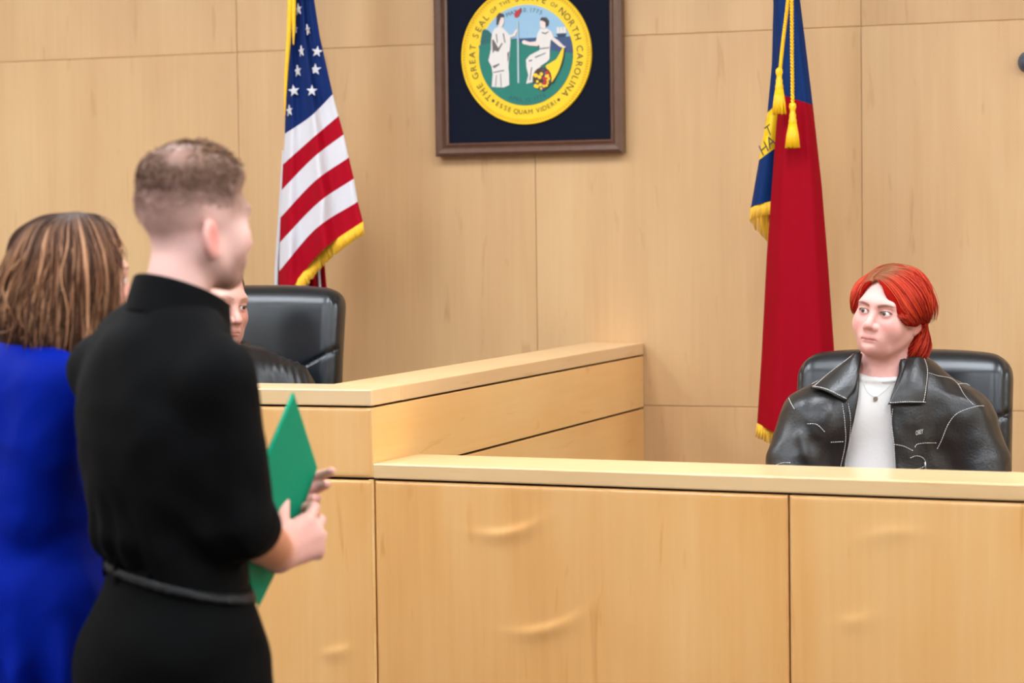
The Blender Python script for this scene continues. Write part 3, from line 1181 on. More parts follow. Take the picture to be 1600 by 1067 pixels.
# seated figure
fig('seated_robe', [(650, 300), (625, 340), (610, 400), (640, 440), (640, 470), (560, 505), (527, 540), (530, 600), (545, 660), (525, 725), (575, 715), (610, 640), (650, 590), (700, 560), (720, 540), (722, 470), (730, 400), (755, 370), (740, 330), (700, 305), (675, 312)], 'seal_cloth')
fig('seated_arm', [(620, 400), (560, 405), (510, 388), (495, 400), (505, 418), (560, 432), (625, 440), (632, 420)], 'seal_skin', 0.0338)
fig('seated_arm', [(748, 370), (790, 400), (830, 440), (852, 452), (840, 462), (805, 450), (758, 412), (740, 395)], 'seal_skin', 0.0338)
fig('seated_head', [(648, 290), (644, 258), (655, 236), (690, 244), (694, 275), (690, 308), (668, 305)], 'seal_skin', 0.0340)
fig('seated_hair', [(645, 240), (660, 218), (695, 220), (716, 248), (710, 285), (692, 292), (690, 258), (668, 246)], 'seal_hair', 0.0344)
for pts in ([(550, 545), (578, 540), (576, 550), (552, 556)], [(600, 520), (690, 490), (690, 497), (604, 530)], [(640, 455), (720, 450), (720, 458), (642, 464)], [(570, 600), (578, 600), (560, 700), (552, 702)], [(660, 330), (690, 340), (715, 326), (714, 334), (690, 350), (660, 340)]):
    fig('robe_fold', pts, 'seal_fold', 0.0338)
# cornucopia
fig('cornucopia', [(830, 455), (838, 470), (832, 520), (815, 580), (790, 640), (760, 690), (735, 720), (700, 640), (690, 590), (730, 570), (775, 545), (805, 500)], 'seal_yellow', 0.0342)
fig('cornucopia_shade', [(838, 470), (842, 520), (820, 600), (780, 670), (745, 735), (728, 725), (765, 665), (800, 600), (826, 520)], 'seal_ink', 0.0338)
fig('fruit_mouth', [(S_ + 658, T_ + 690) for S_, T_ in [(78 * math.cos(t), 88 * math.sin(t)) for t in np.linspace(0, 2 * math.pi, 25)[:-1]]], 'seal_ink', 0.0346)
rg = random.Random(3)
for k in range(34):
    a_, r_ = rg.uniform(0, 6.28), math.sqrt(rg.uniform(0.05, 1))
    cx_, cy_ = 655 + 72 * r_ * math.cos(a_), 695 + 80 * r_ * math.sin(a_)
    rr_ = rg.uniform(9, 17)
    fig('fruit', [(cx_ + rr_ * math.cos(t), cy_ + rr_ * math.sin(t)) for t in np.linspace(0, 6.28, 9)[:-1]], rg.choice(['seal_yellow', 'seal_yellow', 'seal_yellow', 'seal_red', 'seal_sea']), 0.0350 + 0.0006 * rg.random())
# ship
for k in range(3):
    fig('sail', [(782 + 26 * k, 300), (802 + 26 * k, 298), (806 + 26 * k, 345), (780 + 26 * k, 345)], 'seal_cloth', 0.0322)
fig('hull', [(775, 350), (860, 350), (848, 372), (790, 372)], 'seal_sea_ink', 0.0322)
fig('far_tree', [(480, 360), (490, 325), (505, 318), (520, 330), (535, 322), (540, 350), (530, 362)], 'seal_sky', 0.0308)


def arc_text(name, chars, radius, a_mid, step, size, m, outward=True, y=0.0296, xs=1.0):
    """letters one by one along a circle; angles in degrees, clockwise reading over the top"""
    g_ = Geo()
    adv = []
    for ch, s in chars:
        w = {'I': 0.45, ' ': 0.55, ',': 0.3, 'M': 1.2, 'W': 1.2, '1': 0.7, 'E': .85, 'L': .82, 'F': .8}.get(ch, 1.0) * s
        adv.append(w)
    tot = sum(adv) * step
    pos = 0
    for (ch, s), w in zip(chars, adv):
        mid = pos + w * step / 2
        pos += w * step
        if ch == ' ':
            continue
        TV, TF = text_mesh('l', ch, size * s)
        if not len(TV):
            continue
        if outward:
            an = math.radians(a_mid + tot / 2 - mid)
            er = np.array([math.cos(an), math.sin(an)])
            et = np.array([math.sin(an), -math.cos(an)])
        else:
            an = math.radians(a_mid - tot / 2 + mid)
            er = -np.array([math.cos(an), math.sin(an)])
            et = np.array([-math.sin(an), math.cos(an)])
        c_ = np.array([math.cos(an), math.sin(an)]) * radius
        V = []
        for v in TV:
            q = c_ + et * v[0] * xs + er * v[1]
            V.append((O + q[0], -y, q[1]))
        g_.add(V, TF)
    return g_.build(name, m, sl, smooth=False)


R0 = 0.2205
big = lambda s_: [(c, 1.0) for c in s_]
sm = lambda s_: [(c, 0.62) for c in s_]
arc_text('rim_inscription', big('THE GREAT SEAL ') + sm('OF THE ') + big('STATE ') + sm('OF ') + big('NORTH CAROLINA'), 0.822 * R0, 91, 7.62, 0.0300, 'seal_ink')
arc_text('rim_motto', [(c, 1.0) for c in 'ESSE QUAM VIDERI'], 0.822 * R0, 269.5, 5.0, 0.0215, 'seal_ink', outward=False)
for an in (231.5, 307):
    c = (0.822 * math.cos(math.radians(an)), 0.822 * math.sin(math.radians(an)))
    plate('rim_star', [(c[0] + 0.028 * (1 if k % 2 == 0 else 0.55) * math.cos(k * math.pi / 5 + 1.57), c[1] + 0.028 * (1 if k % 2 == 0 else 0.55) * math.sin(k * math.pi / 5 + 1.57)) for k in range(10)], 0.027, 0.0296, 'seal_ink')
arc_text('date_inscription', [(c, 1.0) for c in 'MAY 20, 1775'], 0.645 * R0, 91, 5.0, 0.0185, 'seal_sea_ink', y=0.0306)
arc_text('date_inscription', [(c, 1.0) for c in 'APRIL 12, 1776'], 0.652 * R0, 272, 4.6, 0.0185, 'seal_sea_ink', outward=False, y=0.0306)

# small dark device on the wall, cut by the right edge of the frame
p = onY(1604, 97, YW)
wd = empty('wall_sensor', (p[0] + 0.008, YW, p[2]))
tag(wd, 'small dark wall-mounted camera dome cut by the right edge of the photo', 'security camera')
bm = bmesh.new()
bmesh.ops.create_cone(bm, cap_ends=True, segments=28, radius1=0.034, radius2=0.030, depth=0.02, matrix=Matrix.Translation((0, -0.010, 0)) @ Matrix.Rotation(math.pi / 2, 4, 'X'))
mat('sensor_grey', (72, 80, 96), 0.4)
bm_obj('mount', bm, 'sensor_grey', wd)
bm = bmesh.new()
bmesh.ops.create_uvsphere(bm, u_segments=24, v_segments=14, radius=0.027, matrix=Matrix.Translation((0, -0.020, 0)))
bm_obj('dome', bm, 'sensor_grey', wd, smooth=True)

# ------------------------------------------------------------------ people: shared shapes
CAMYAW = math.atan2(0.34715512, 0.93650989)
RC = np.array(Matrix.Rotation(CAMYAW, 3, 'Z'), float)     # local frame of a person: x to the right of the view, y away, z up
mat('skin', (226, 178, 162), 0.52, attr='col', sss=0.12, noise=0.05, nscale=45, bump=0.05, bscale=300, spec=0.25)
mat('eyeball', (240, 236, 232), 0.12, attr='col', spec=0.6)
mat('hair_mass', (90, 60, 40), 0.85, attr='col', spec=0.05, noise=0.2, nscale=120)
mat('hair_strand', (90, 60, 40), 0.5, attr='col', spec=0.28, noise=0.12, nscale=120)


class Frame:
    """local frame of a person standing or sitting at org"""
    def __init__(self, org):
        self.o = np.array(org, float)

    def loc(self, px, py, d):
        return (at(px, py, d) - self.o) @ RC

    def cam(self):
        return (CAM - self.o) @ RC

    def ray(self, px, py):
        v = (at(px, py, 1.0) - CAM) @ RC
        return v / np.linalg.norm(v)

    def hit(self, f, pts, t0, t1, off=0.0):
        """where the view ray of each pixel meets the surface f = off (nearest approach if it misses)"""
        O_ = self.cam().astype(np.float32)
        D_ = np.array([self.ray(*p) for p in pts], np.float32)
        t = np.full(len(D_), t0, np.float32)
        best = np.full(len(D_), 1e9, np.float32)
        bt = t.copy()
        for _ in range(70):
            d = f(O_ + D_ * t[:, None]) - off
            up = d < best
            best = np.where(up, d, best)
            bt = np.where(up, t, bt)
            t = np.minimum(t + np.where(d > 0.0004, np.clip(d, 0.0006, 0.08) * 0.8, d * 0.8), t1)
        P = O_ + D_ * bt[:, None]
        far = best > 0.001
        if far.any():
            P[far] = project(lambda q: f(q) - off, P[far], 1.0, 6)
        return P


def head_sdf(P, o):
    """face towards -Y, eyes at z = 0, about 0.23 m tall"""
    g = o.get
    X = np.abs(P[:, 0])
    M = np.stack([X, P[:, 1], P[:, 2]], 1)        # mirrored
    jw, full = g('jaw', 1.0), g('full', 1.0)
    d = ell(P, (0, 0.014, 0.030), (0.0765, 0.097, 0.086))
    d = smin(d, ell(P, (0, -0.026, -0.028), (0.062 * full, 0.066, 0.084)), 0.04)
    d = smin(d, chain(M, [(0.053 * jw, 0.006, -0.056 + 0.6 * g('chin', 0)), (0.030 * jw, -0.055, -0.096 + g('chin', 0)), (0.0, -0.073, -0.102 + g('chin', 0))], [0.018, 0.019, 0.019]), 0.032)
    d = smin(d, ell(M, (0.040 * full, -0.062, -0.034), (0.027, 0.025, 0.030)), 0.03)
    d = smin(d, ell(P, (0, -0.082, 0.021), (0.047, 0.014, 0.013 * g('brow', 1.0))), 0.026)
    d = smax(d, -ell(M, (g('eye_x', 0.0325), -0.1035, -0.001), (0.021, 0.018, 0.0135)), 0.018)
    ns = g('nose', 1.0)
    d = smin(d, chain(P, [(0, -0.088, 0.008), (0, -0.1005, -0.016), (0, -0.1005 - 0.0125 * ns, -0.034)], [0.0070, 0.0082, 0.0105 * ns]), 0.013)
    d = smin(d, ell(M, (0.0125 * ns, -0.0990, -0.0385), (0.0085 * ns, 0.0105, 0.0080)), 0.007)
    d = smax(d, -ell(M, (0.0068, -0.1055, -0.0475), (0.0042, 0.006, 0.0035)), 0.003)
    # mouth
    d = smin(d, ell(P, (0, -0.084, -0.068), (0.030, 0.018, 0.026)), 0.022)
    lp = g('lip', 1.0)
    d = smin(d, ell(M, (0.0085, -0.0970, -0.0655), (0.0145, 0.0062 * lp, 0.0042 * lp)), 0.006)
    d = smin(d, ell(P, (0, -0.0968, -0.0755), (0.0165, 0.0072 * lp, 0.0055 * lp)), 0.008)
    d = smax(d, -chain(M, [(0, -0.1045, -0.0706), (0.010, -0.1035, -0.0700), (0.019, -0.0975, -0.0706), (0.0255, -0.0915, -0.0715)], [0.0015, 0.0015, 0.0014, 0.0010]), 0.0025)
    cz = g('chin', 0.0)
    d = smax(d, -ell(P, (0, -0.1075, -0.087 + cz * 0.5), (0.022, 0.008, 0.0050)), 0.012)
    d = smin(d, ell(P, (0, -0.082, -0.1005 + cz), (0.019 * jw, 0.017, 0.014)), 0.015)
    # lids
    ex, ew = g('eye_x', 0.0325), g('eye_w', 1.0)
    E = np.array((ex, -0.0785, 0.0))
    d = smin(d, ell(M, E, (0.0150, 0.0142, 0.0135)), 0.006)
    Rl = rotm(ry=g('slant', -6))
    op = g('open', 1.0)
    d = smax(d, -ell(M, E + (0, -0.012, -0.0003), (0.0148 * ew, 0.024, 0.0052 * op), Rl), 0.0015)
    # ears
    Re = rotm(rx=-12, rz=-20)
    Me = M - np.array((0, 0, g('ear_dz', 0.0)), np.float32)
    e = ell(Me, (0.0775, 0.016, -0.012), (0.0075, 0.0195, 0.032), Re)
    e = smin(e, ell(Me, (0.0745, 0.006, -0.038), (0.006, 0.009, 0.011)), 0.008)
    e = smax(e, -ell(Me, (0.0845, 0.010, -0.008), (0.0055, 0.0115, 0.020), Re), 0.004)
    d = smin(d, e, 0.006)
    # neck
    nk = g('neck', 1.0)
    d = smin(d, chain(P, [(0, 0.022, -0.060), (0, 0.032, -0.13), (0, 0.045, -0.21)], [0.050 * nk, 0.053 * nk, 0.062 * nk]), 0.026)
    for fn in g('extra', ()):
        d = fn(P, M, d)
    return d


def head_col(P, o):
    """skin pigment by place on the head"""
    g = o.get
    X = np.abs(P[:, 0])
    skin = np.array(lin(g('skin', (232, 188, 172))))
    c = np.tile(skin, (len(P), 1))

    def mixc(mask, rgb):
        nonlocal c
        mm = np.clip(mask, 0, 1)[:, None]
        c = c * (1 - mm) + np.array(lin(rgb)) * mm

    def spot(x, y, z, rx, ry, rz, soft=0.5):
        q = np.sqrt(((X - x) / rx) ** 2 + ((P[:, 1] - y) / ry) ** 2 + ((P[:, 2] - z) / rz) ** 2)
        return 1 - smoothstep(1 - soft, 1 + soft * 0.3, q)
    mixc(0.45 * g('blush', 1.0) * spot(0.040, -0.075, -0.030, 0.03, 0.05, 0.03, 0.9), g('blush_c', (222, 140, 132)))
    mixc(0.45 * g('blush', 1.0) * spot(0.0, -0.112, -0.034, 0.018, 0.02, 0.016, 0.9), g('blush_c', (222, 140, 132)))
    mixc(0.30 * spot(g('eye_x', 0.0325), -0.09, -0.010, 0.022, 0.03, 0.012, 0.9), (186, 122, 122))
    mixc(0.55 * spot(0.079, 0.012, -0.012 + g('ear_dz', 0.0), 0.012, 0.03, 0.04, 0.6), g('ear_c', (226, 134, 120)))
    lips = np.maximum(spot(0.0085, -0.100, -0.0650, 0.017, 0.014, 0.0048, 0.35), spot(0.0, -0.100, -0.0755, 0.020, 0.014, 0.0066, 0.35))
    mixc(g('lip_a', 0.75) * lips, g('lip_c', (200, 112, 112)))
    mixc(0.75 * spot(0.0, -0.104, -0.0706, 0.026, 0.014, 0.0018, 0.5), (120, 56, 56))
    # eyebrows
    if g('brow_a', 0.8):
        zb = 0.0195 + 0.006 * np.sin(np.clip((X - 0.012) / 0.040, 0, 1) * 2.3) - 0.05 * np.clip(X - 0.044, 0, 1) + g('brow_dz', 0)
        th = np.interp(X, [0.010, 0.016, 0.036, 0.054], [0.0030, 0.0044, 0.0038, 0.0012])
        mk = (1 - smoothstep(0.6, 1.25, np.abs(P[:, 2] - zb) / th)) * smoothstep(0.009, 0.014, X) * (1 - smoothstep(0.048, 0.056, X)) * (P[:, 1] < -0.03)
        mixc(g('brow_a', 0.8) * mk, g('brow_c', (96, 62, 50)))
    # lash line
    ex = g('eye_x', 0.0325)
    q = np.sqrt(((X - ex) / (0.0150 * g('eye_w', 1.0))) ** 2 + ((P[:, 2] + 0.0003 - 0.08 * (X - ex)) / (0.0056 * g('open', 1.0))) ** 2)
    ll = (1 - smoothstep(0.12, 0.42, np.abs(q - 1.05))) * (P[:, 1] < -0.06) * np.where(P[:, 2] > 0, 1.0, 0.4)
    mixc(0.85 * g('lash', 1.0) * ll, (58, 34, 30))
    for fn in g('paint', ()):
        c = fn(P, c)
    return c


def eyes(parent, Mh, gaze, iris, scale=1.0, ex=0.0325):
    """two eyeballs; Mh maps head coordinates to the person's frame; gaze is a direction in the person's frame"""
    gz = np.array(gaze, float)
    gz /= np.linalg.norm(gz)
    for s in (-1, 1):
        c = np.array((s * ex, -0.0785, 0.0))
        bm = bmesh.new()
        bmesh.ops.create_uvsphere(bm, u_segments=40, v_segments=40, radius=0.0124)
        V = np.array([v.co[:] for v in bm.verts])
        Fc = [tuple(v.index for v in f.verts) for f in bm.faces]
        bm.free()
        an = np.degrees(np.arccos(np.clip(V[:, 2] / 0.0124, -1, 1)))   # pole is the gaze axis
        V = V * (1 + 0.045 * np.exp(-(an / 22) ** 2))[:, None]
        col = np.tile(np.array(lin(232, 222, 218)), (len(V), 1))
        ir = np.array(lin(iris))
        k = 1 - smoothstep(25, 29, an)
        col = col * (1 - k[:, None]) + ir * k[:, None]
        k = smoothstep(22, 26, an) * (1 - smoothstep(27, 31, an))
        col = col * (1 - 0.6 * k[:, None])
        k = 1 - smoothstep(10, 13, an)
        col = col * (1 - k[:, None]) + 0.004 * k[:, None]
        zx = np.cross((0, 0, 1), gz)
        zx /= np.linalg.norm(zx)
        zy = np.cross(gz, zx)
        B = np.stack([zx, zy, gz], 1)
        Vw = V * scale @ B.T + (Mh[:3, :3] @ c + Mh[:3, 3])
        o = link_mesh('eye', Vw, Fc, 'eyeball', parent, smooth=True)
        set_col(o, col)


def frame_m(R, t, s=1.0):
    M = np.eye(4)
    M[:3, :3] = np.array(R) * s
    M[:3, 3] = t
    return M


def head_world(P, Mh, o):
    """head distance in the person's frame; cheap bound far from the head"""
    c = Mh[:3, 3].astype(np.float32)
    s = np.float32(np.linalg.norm(Mh[:3, 0]))
    q = P - c
    r = np.sqrt((q ** 2).sum(1))
    d = r - 0.16
    m = r < 0.27
    if m.any():
        d = d.astype(np.float32)
        d[m] = head_sdf((q[m] @ (Mh[:3, :3] / s).astype(np.float32)) / s, o) * s
    return d


def to_head(P, Mh):
    s = np.linalg.norm(Mh[:3, 0])
    return ((P - Mh[:3, 3].astype(np.float32)) @ (Mh[:3, :3] / s).astype(np.float32)) / np.float32(s), s


def hand_parts(W, R, curl=(0.5, 0.6, 0.65, 0.7), thumb=0.4, spread=1.0, side=1, size=1.0, straight=0.0):
    """capsule chains of a hand.  R columns: x towards the thumb, y along the fingers, z the back of the hand"""
    W = np.array(W, float)
    R = np.array(R, float)

    def T(p):
        return W + R @ (np.array(p, float) * size)
    out = [([T((-0.012, 0.0, 0)), T((-0.020, 0.075, 0.0))], [0.021 * size, 0.017 * size]), ([T((0.010, 0.0, 0)), T((0.022, 0.072, 0.0))], [0.021 * size, 0.017 * size]), ([T((0, 0.01, 0)), T((0, 0.08, 0.003))], [0.021 * size, 0.017 * size])]
    for k in range(4):
        bx = (0.031, 0.010, -0.011, -0.031)[k]
        by = (0.086, 0.092, 0.088, 0.078)[k]
        ln = ((0.042, 0.025, 0.021), (0.046, 0.029, 0.022), (0.043, 0.027, 0.021), (0.034, 0.020, 0.019))[k]
        sp = (0.10, 0.02, -0.05, -0.14)[k] * spread
        c = curl[k]
        p = np.array((bx, by, 0.0))
        pts, rs = [T(p)], [0.0100 * size]
        a = 0.0
        for j in range(3):
            a += c * (0.75, 1.0, 0.7)[j]
            p = p + ln[j] * np.array((math.sin(sp) * math.cos(a), math.cos(sp) * math.cos(a), -math.sin(a)))
            pts.append(T(p))
            rs.append((0.0092, 0.0084, 0.0072)[j] * size * (0.92 if k == 3 else 1))
        out.append((pts, rs))
    p = np.array((0.024, 0.022, -0.006))
    pts, rs = [T(p)], [0.0155 * size]
    for j, (ln, up, o_) in enumerate(((0.034, 0.75, -0.3), (0.033, 0.95, -0.55 * thumb * 2), (0.026, 1.1, -0.8 * thumb * 2))):
        dv = np.array((math.cos(up), math.sin(up), o_))
        dv /= np.linalg.norm(dv)
        p = p + ln * dv
        pts.append(T(p))
        rs.append((0.0122, 0.0105, 0.0085)[j] * size)
    out.append((pts, rs))
    return out


def hand_sdf(P, parts):
    d = None
    for i, (pts, rs) in enumerate(parts):
        e = chain(P, pts, rs)
        d = e if d is None else smin(d, e, 0.012 if i < 3 else 0.006)
    return d


def sheet(g, cols, gA, gB, n, f, off, jit, rad, colfn, sides=4, npt=16, flat=0.55, taper=0.35, wob=0.0, lo=0.82):
    """n hair strands blended between two guide curves (person's frame), kept at a distance off from f"""
    A = smooth_path(gA, npt)
    B = smooth_path(gB, npt)
    s = np.linspace(0, 1, npt)
    w = (np.arange(n) + RNG.uniform(0, 1, n)) / n
    P = A[None] * (1 - w)[:, None, None] + B[None] * w[:, None, None]
    P = P + s[None, :, None] * RNG.normal(0, jit, (n, 1, 3)) + np.sin(s * math.pi)[None, :, None] * RNG.normal(0, jit, (n, 1, 3))
    if wob:
        ph = s[None, :] * RNG.uniform(7, 12, (n, 1)) + RNG.uniform(0, 6, (n, 1))
        P = P + wob * (s[None, :] * np.sin(ph))[:, :, None] * RNG.normal(0, 1, (n, 1, 3))
    UP = np.broadcast_to(np.array((0, 0, 1.0)), P.shape)
    if f is not None:
        Q = project(f, P.reshape(-1, 3), 1.0, 3)
        N = grad(f, Q)
        N = N / (np.linalg.norm(N, axis=1)[:, None] + 1e-9)
        Q = Q.reshape(n, npt, 3)
        UP = N.reshape(n, npt, 3)
        lift = off + RNG.normal(0, abs(off) * 0.5 + 0.0007, n)
        P = Q + UP * (lift[:, None] * np.sin(np.clip(s, 0.05, 1) * math.pi * 0.75)[None])[:, :, None]
    for k in range(n):
        cut = int(npt * RNG.uniform(lo, 1.0))
        sk = s[:cut]
        r = rad * RNG.uniform(0.6, 1.25)
        rr = r * (0.55 + 0.45 * np.sin(np.clip(sk * 3, 0, 1) * math.pi / 2)) * (1 - (1 - taper) * smoothstep(0.55, 1.0, sk / sk[-1]))
        V, Fc = tube_geo(P[k, :cut], rr, sides, flat, UP[k, :cut])
        g.add(V, Fc)
        cols.append(np.repeat(colfn(sk, w[k], RNG.uniform(0, 1)), sides, axis=0))


def finish_hair(g, cols, parent, name='hair'):
    o = g.build(name, 'hair_strand', parent)
    set_col(o, np.vstack(cols))
    return o


def eye_of(px, py, fr, d):
    return fr.loc(px, py, d)

# ------------------------------------------------------------------ the witness
mat('leather_jacket', (36, 35, 35), 0.32, spec=0.5, noise=0.25, nscale=9, bump=0.10, bscale=160)
mat('leather_collar', (36, 35, 35), 0.32, spec=0.55, noise=0.2, nscale=12, bump=0.10, bscale=160)
mat('white_tee', (222, 219, 216), 0.85, noise=0.03, nscale=30, bump=0.05, bscale=120)
mat('thread_white', (214, 212, 206), 0.7)
mat('dark_jeans', (38, 44, 60), 0.85, noise=0.15, nscale=200)
mat('shoe_black', (26, 25, 25), 0.45)
mat('silver', (176, 172, 168), 0.3, metal=0.9)

DW = 5.70                                        # distance of the witness along the view axis
base = at(1392, 800, DW)
fw = Frame((base[0], base[1], 0.25))
wt = empty('person', fw.o, CAMYAW)
tag(wt, 'seated person with bright red hair in a black leather jacket over a white shirt', 'person')

OW = {'jaw': 0.95, 'full': 1.0, 'chin': 0.009, 'skin': (224, 170, 160), 'nose': 1.0, 'eye_x': 0.0305, 'eye_w': 0.90, 'brow_dz': -0.0045, 'lip': 0.80, 'lip_a': 0.45, 'open': 1.0, 'blush': 1.15, 'brow_a': 0.7, 'neck': 0.95,
      'lip_c': (196, 112, 110), 'brow_c': (112, 70, 58), 'slant': -4}
hc = fw.loc(1390.5, 488.5, DW + 0.01)
RH = rotm(rz=-36) @ rotm(ry=7.5) @ rotm(rx=-3)
HSW = 0.925
MHW = frame_m(RH, hc, HSW)


def f_head(P):
    return head_world(P, MHW, OW)


def Lw(px, py, dd=0.0):
    return fw.loc(px, py, DW + dd)


sL, sR = Lw(1272, 657, 0.03), Lw(1502, 655, 0.05)       # shoulder joints (image left / right)
eL, eR = Lw(1240, 790, -0.02), Lw(1542, 800, 0.00)      # elbows
nkb = Lw(1385, 590, 0.06)
chest = Lw(1388, 720, 0.06)
hipz = 0.52
wL, wR = eL + np.array((0.09, -0.17, -0.02)), eR + np.array((-0.12, -0.17, -0.03))   # wrists near the lap edge


def torso(P, grow=0.0):
    d = ell(P, (chest[0], chest[1] + 0.01, chest[2] - 0.02), (0.178 + grow, 0.112 + grow, 0.30))
    d = smin(d, ell(P, (chest[0], chest[1] + 0.02, hipz + 0.10), (0.17 + grow, 0.125 + grow, 0.16)), 0.1)
    d = smin(d, chain(P, [sL + (0.02, 0, 0.0), (nkb[0], nkb[1] + 0.01, nkb[2] - 0.045), sR + (-0.02, 0, 0.0)], [0.062 + grow, 0.075 + grow, 0.062 + grow]), 0.06)
    return d


def f_body(P):
    d = f_head(P)
    d = smin(d, torso(P, -0.018), 0.05)
    for s_, e_, w_ in ((sL, eL, wL), (sR, eR, wR)):
        d = smin(d, chain(P, [s_, e_, w_], [0.046, 0.038, 0.026]), 0.03)
    return d


HWL = hand_parts(wL, np.stack([(0.3, 0.1, 0.95), (0.85, -0.5, -0.2), (0.45, 0.86, -0.23)], 1), side=1)
HWR = hand_parts(wR, np.stack([(-0.3, 0.1, 0.95), (-0.85, -0.5, -0.2), (0.45, -0.86, 0.23)], 1), side=-1)


def f_body2(P):
    d = f_body(P)
    m = P[:, 2] < 0.80
    if m.any():
        q = P[m]
        d[m] = smin(d[m], np.minimum(hand_sdf(q, HWL), hand_sdf(q, HWR)), 0.01)
    return d


def body_col_w(V):
    q, s = to_head(V, MHW)
    c = head_col(q, OW)
    return c


hx, hy, hz = hc
sdf_obj('body', f_body2, axis_var([(-0.34, hx - 0.105, 0.007), (hx - 0.105, hx + 0.105, 0.0021), (hx + 0.105, 0.34, 0.007)]),
        axis_var([(-0.42, hy - 0.13, 0.007), (hy - 0.13, hy + 0.13, 0.0021), (hy + 0.13, 0.30, 0.007)]),
        axis_var([(0.44, hz - 0.17, 0.007), (hz - 0.17, hz + 0.13, 0.0021)]), 'skin', wt, col=body_col_w)
gz = RH @ np.array((-0.22, -1.0, 0.02))
eyes(wt, MHW, gz, (84, 74, 52), HSW, 0.0305)

# white shirt
NL = Lw(1376, 590)[2] + 0.55 * 0.055 + 0.012


def f_neckpart(P):
    q = (P - MHW[:3, 3].astype(np.float32)) @ (MHW[:3, :3] / HSW).astype(np.float32) / np.float32(HSW)
    n = chain(q, [(0, 0.022, -0.060), (0, 0.032, -0.13), (0, 0.045, -0.21)], [0.050 * 0.95, 0.053 * 0.95, 0.062 * 0.95]) * HSW
    return n


def f_tee(P):
    d = np.minimum(torso(P, -0.006), smin(f_neckpart(P), torso(P, -0.018), 0.05) - 0.006)
    # neckline: a plane dipping to the front
    pl = (P[:, 2] - NL) - 0.55 * (P[:, 1] - nkb[1]) - 0.10 * (P[:, 0] - nkb[0])
    rim = np.sqrt(pl ** 2 + np.minimum(np.abs(d), 0.02) ** 2) - 0.0045
    d = smin(smax(d, pl, 0.004), rim, 0.003)
    d = d + 0.0022 * vnoise(P, 26, 2) * smoothstep(nkb[2] - 0.02, nkb[2] - 0.12, P[:, 2])
    return d


sdf_obj('shirt', f_tee, axis(-0.23, 0.23, 0.006), axis(chest[1] - 0.19, chest[1] + 0.17, 0.006), axis(hipz - 0.06, nkb[2] + 0.05, 0.006), 'white_tee', wt)

# jacket: boxy shell, open at the front
zz = [Lw(0, y)[2] for y in (560, 580, 600, 640, 690, 735, 1000)][::-1]
xl = [Lw(x, 650)[0] for x in (1352, 1347, 1343, 1337, 1326, 1317, 1296)][::-1]
xr = [Lw(x, 650)[0] for x in (1408, 1406, 1402, 1386, 1388, 1392, 1406)][::-1]


def f_jack_outer(P):
    d = torso(P, 0.022)
    # sleeves, drooping full shoulders
    for s_, e_, w_, q_ in ((sL, eL, wL, -1), (sR, eR, wR, 1)):
        a = chain(P, [s_ + (q_ * 0.004, 0, 0.004), (s_ + e_) / 2 + (q_ * 0.012, 0, 0), e_, w_], [0.074, 0.080, 0.072, 0.048])
        d = smin(d, a, 0.035)
    # stand of the collar round the neck
    st = cap(P, (nkb[0] + 0.004, nkb[1] + 0.018, nkb[2] - 0.03), (nkb[0] + 0.004, nkb[1] + 0.020, nkb[2] + 0.035), 0.098, 0.084)
    d = smin(d, st, 0.02)
    # leather folds
    w = smoothstep(0.0, 0.25, 1.1 - P[:, 2])
    d = d + 0.0045 * vnoise(P * np.array((1.0, 1.0, 0.55), np.float32), 17, 1) + 0.0018 * vnoise(P, 44, 5)
    d = d + 0.006 * (np.abs(vnoise(P * np.array((1.0, 0.7, 0.8), np.float32), 15, 11)) - 0.3)
    for (a, b, r, h) in FOLDS:
        k = cap(P, a, b, 0.0)
        d = d - h * np.exp(-(k / r) ** 2)
    return d


FOLDS = []
for (p0, p1, r, h) in (((1475, 650), (1440, 720), 0.016, 0.010), ((1490, 690), (1540, 705), 0.018, 0.012), ((1480, 715), (1535, 735), 0.014, 0.010), ((1455, 600), (1425, 660), 0.012, 0.006), ((1400, 640), (1412, 700), 0.010, 0.006),
                       ((1295, 640), (1286, 700), 0.012, 0.008), ((1250, 680), (1262, 720), 0.016, 0.009), ((1240, 640), (1225, 700), 0.016, 0.008), ((1300, 600), (1262, 640), 0.014, 0.006), ((1428, 655), (1424, 730), 0.009, -0.006), ((1310, 660), (1300, 735), 0.008, -0.006), ((1465, 700), (1430, 735), 0.012, -0.010), ((1275, 690), (1290, 735), 0.010, -0.010)):
    FOLDS.append((Lw(*p0, -0.07), Lw(*p1, -0.09), r, h))


def f_jack(P):
    o = f_jack_outer(P)
    inner = torso(P, 0.006)
    neck = cap(P, (nkb[0] + 0.004, nkb[1] + 0.010, nkb[2] - 0.06), (nkb[0] + 0.002, nkb[1] + 0.006, nkb[2] + 0.12), 0.066, 0.080)
    d = smax(o, -np.minimum(inner, neck), 0.004)
    L_ = np.interp(P[:, 2], zz, xl)
    R_ = np.interp(P[:, 2], zz, xr)
    op = np.maximum(np.maximum(L_ - P[:, 0], P[:, 0] - R_), P[:, 1] - (chest[1] - 0.01))
    d = smax(d, -op, 0.006)
    d = np.maximum(d, (hipz + 0.04) - P[:, 2])
    for w_, e_ in ((wL, eL), (wR, eR)):
        n = (w_ - e_) / np.linalg.norm(w_ - e_)
        far = (P - w_.astype(np.float32)) @ n.astype(np.float32)
        near = np.sqrt(((P - w_) ** 2).sum(1)) < 0.10
        d = np.where(near, np.maximum(d, far + 0.02), d)
    return d


sdf_obj('jacket', f_jack, axis(-0.36, 0.36, 0.0045), axis(-0.40, 0.26, 0.0045), axis(0.50, nkb[2] + 0.06, 0.0045), 'leather_jacket', wt)


